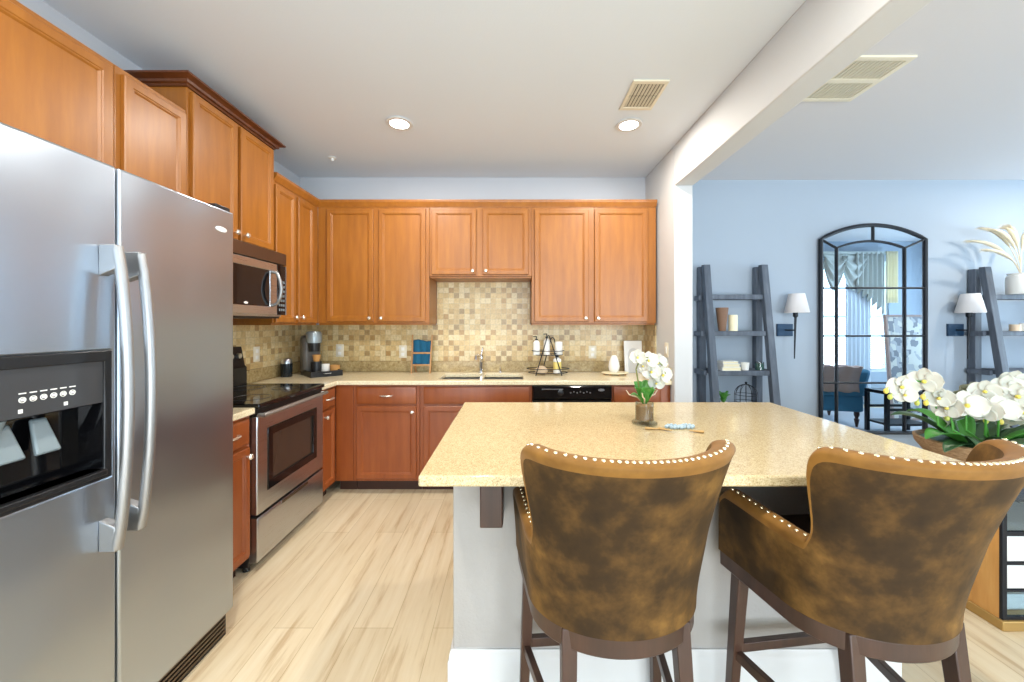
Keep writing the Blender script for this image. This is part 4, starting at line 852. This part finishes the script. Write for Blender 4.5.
spray([(-.06, 0, .09), loc(938, 425, 1.97), loc(935, 395, 1.97), loc(927, 383, 1.97), loc(912, 380, 1.97), loc(901, 386, 1.97)])
spray([(0, -.02, .09), loc(953, 430, 1.93), loc(950, 412, 1.95), loc(941, 400, 1.96)])
spray([(.02, -.04, .09), loc(966, 430, 1.93), loc(966, 408, 1.92)])
spray([(.04, -.05, .09), loc(985, 435, 1.92), loc(986, 412, 1.90)])
spray([(.06, -.05, .09), loc(998, 435, 1.92), loc(999, 411, 1.90)])
spray([(.08, 0, .09), loc(985, 420, 1.98), loc(984, 394, 1.98), loc(1005, 388, 1.99), loc(1026, 390, 1.99)])
for k, (x, y) in enumerate(((886, 391), (890, 397), (923, 397), (917, 403), (926, 403), (986, 421), (1001, 422), (947, 418), (993, 388))):
    p = loc(x, y, 1.95); MB().ball(tuple(p), .010, 10, 1.4).build('bud', 'budgreen' if k % 2 else 'yellow', fa)
    MB().tube([tuple(p), tuple(p+Vector((.03, .02, .015)))], .002, 5).build('bud_stem', 'budgreen', fa)
# ---------------------------------------------------------------- seen in the mirror
def rp(x, y, D): return Vector((px(x, D), 2*(WY-.028)-D, 1.37-(y-324)/F*D))
ac = thing('armchair', 'blue velvet armchair on turned legs reflected in the mirror', 'armchair', (4.32, 1.93, 0), PI+.25); ac.location.z = .0045
MB().box((-.40, -.38, .20), (.40, .38, .42)).build('seat_base', 'chairblue', ac, bevel=.03)
MB().box((-.27, -.24, .42), (.27, .40, .52)).build('cushion', 'chairblue', ac, bevel=.04)
MB().hexa([(-.40, -.40, .40), (.40, -.40, .40), (.40, -.22, .40), (-.40, -.22, .40)], [(-.42, -.52, .78), (.42, -.52, .78), (.42, -.38, .78), (-.42, -.38, .78)]).build('backrest', 'chairblue', ac, bevel=.05)
for sg in (-1, 1):
    MB().prism([(-.38, .40), (.40, .40), (.42, .58), (.36, .62), (-.30, .70), (-.42, .66)], sg*.28, sg*.42, 'yz').build('armrest', 'chairblue', ac, bevel=.04)
    for y in (-.33, .33): MB().lathe([(.012, 0), (.018, .03), (.03, .10), (.018, .12), (.032, .16), (.03, .20)], (sg*.34, y, 0), 16).build('leg', 'walnut', ac)
def thr(u, v):
    a = (v-.5)*.9; x = -.30+.66*u+.03*math.sin(v*7); sg_ = -1 if a < 0 else 1; t_ = abs(a); dn = max(0, t_-.1); yy = -.45+sg_*(min(t_, .1)*1.15)+(.0 if sg_ > 0 else dn*.28)+(.0 if sg_ < 0 else dn*.42)+.010*math.sin(u*26); z = .815-dn*.95+.008*math.sin(u*21+v*5)
    return (x, yy, z)
q = MB().sheet(40, 24, thr); q.xf(Matrix.Translation((4.32, 1.93, 0)) @ rot_z(PI+.25)); tag(q.build('throw_blanket', 'throw', solid=.012), 'taupe throw blanket draped over the blue armchair back', 'blanket')
bn = thing('side_bench', 'low dark wooden bench standing on the rug reflected in the mirror', 'bench', (4.55, 2.46, .0045))
MB().box((0, 0, .50), (.56, .30, .54)).build('top', 'iron', bn, bevel=.006)
for x in (.0, .52):
    for y in (0, .26): MB().box((x, y, 0), (x+.04, y+.04, .50)).build('leg', 'iron', bn, bevel=.003)
MB().box((.02, .01, .12), (.54, .29, .145)).build('lower_shelf', 'iron', bn)
for z in (.30,): MB().box((0.02, 0.01, z), (.54, .03, z+.03)).box((0.02, .27, z), (.54, .29, z+.03)).build('rail', 'iron', bn)
ps = thing('patchwork_panel', 'tall patchwork panel in a thin frame reflected at the mirror right side', 'panel', (5.36, 1.98, 0))
ps.location.z = .0045; ps.rotation_euler = (.07, 0, 0)
MB().box((.03, .01, .03), (.62, .03, 1.47)).build('panel', 'patch', ps)
MB().grid([0, .03, .62, .65], [0, .03, 1.47, 1.5], lambda a, b: (a, b) != (1, 1), 0, .04, 'xz').build('frame', 'throw', ps, bevel=.004)
tag(MB().box((4.0, 1.2, 0.0005), (6.4, 3.3, .004)).build('area_rug', plain('grey_rug', (176, 180, 186), .95), bevel=.004), 'pale grey area rug under the blue armchair', 'rug')
bl = thing('window_blind', 'white slatted blind covering the living room window', 'blind', (5.33, YW-.02, .6))
for k in range(52): MB().hexa([(0, -.004, k*.0345), (1.04, -.004, k*.0345), (1.04, .018, k*.0345+.012), (0, .018, k*.0345+.012)], [(0, -.004, k*.0345+.002), (1.04, -.004, k*.0345+.002), (1.04, .018, k*.0345+.014), (0, .018, k*.0345+.014)]).build('slat', 'blind', bl)
MB().box((0, -.005, 1.79), (1.04, .02, 1.82)).build('head_rail', 'blind', bl)
def cur(x0_, x1_, z0_, z1_, amp, nf, y):
    return MB().sheet(int(nf*10)+1, 10, lambda u, v: (x0_+(x1_-x0_)*u, y+amp*math.sin(u*nf*2*PI)*(1-.3*v), z0_+(z1_-z0_)*v))
tag(cur(5.62, 6.05, .06, 2.45, .02, 6, YW+.06).build('sheer_curtain', 'sheer', solid=.002), 'pale sheer curtain hanging before the window in the mirror', 'curtain')
va = thing('valance', 'silver sage swag valance over the window reflected in the mirror', 'valance', (0, YW+.10, 0))
for x0_, x1_ in ((5.2, 5.58), (5.5, 5.92)):
    MB().sheet(24, 26, lambda u, v: (x0_+(x1_-x0_)*u, .05*math.sin(v*PI)+.018*math.sin(v*22)+.0, 2.55-.62*v*(math.sin(u*PI)*.75+.25))).build('swag', 'valance', va, solid=.004)
MB().sheet(60, 8, lambda u, v: (5.72+.48*u, .04+.028*math.sin(u*6*2*PI), 2.56-v*(.58+.42*u-.05*math.sin(u*12*PI)))).build('tail', 'valance', va, solid=.004)
MB().box((5.15, -.02, 2.54), (6.3, .05, 2.58)).build('rod_cover', 'valance', va)
tag(MB().sheet(40, 8, lambda u, v: (6.21+.2*u, YW+.16+.02*math.sin(u*4*2*PI), 1.72+.86*v)).build('drape_panel', 'cream', solid=.004), 'short cream drape at the right end of the valance in the mirror', 'curtain')
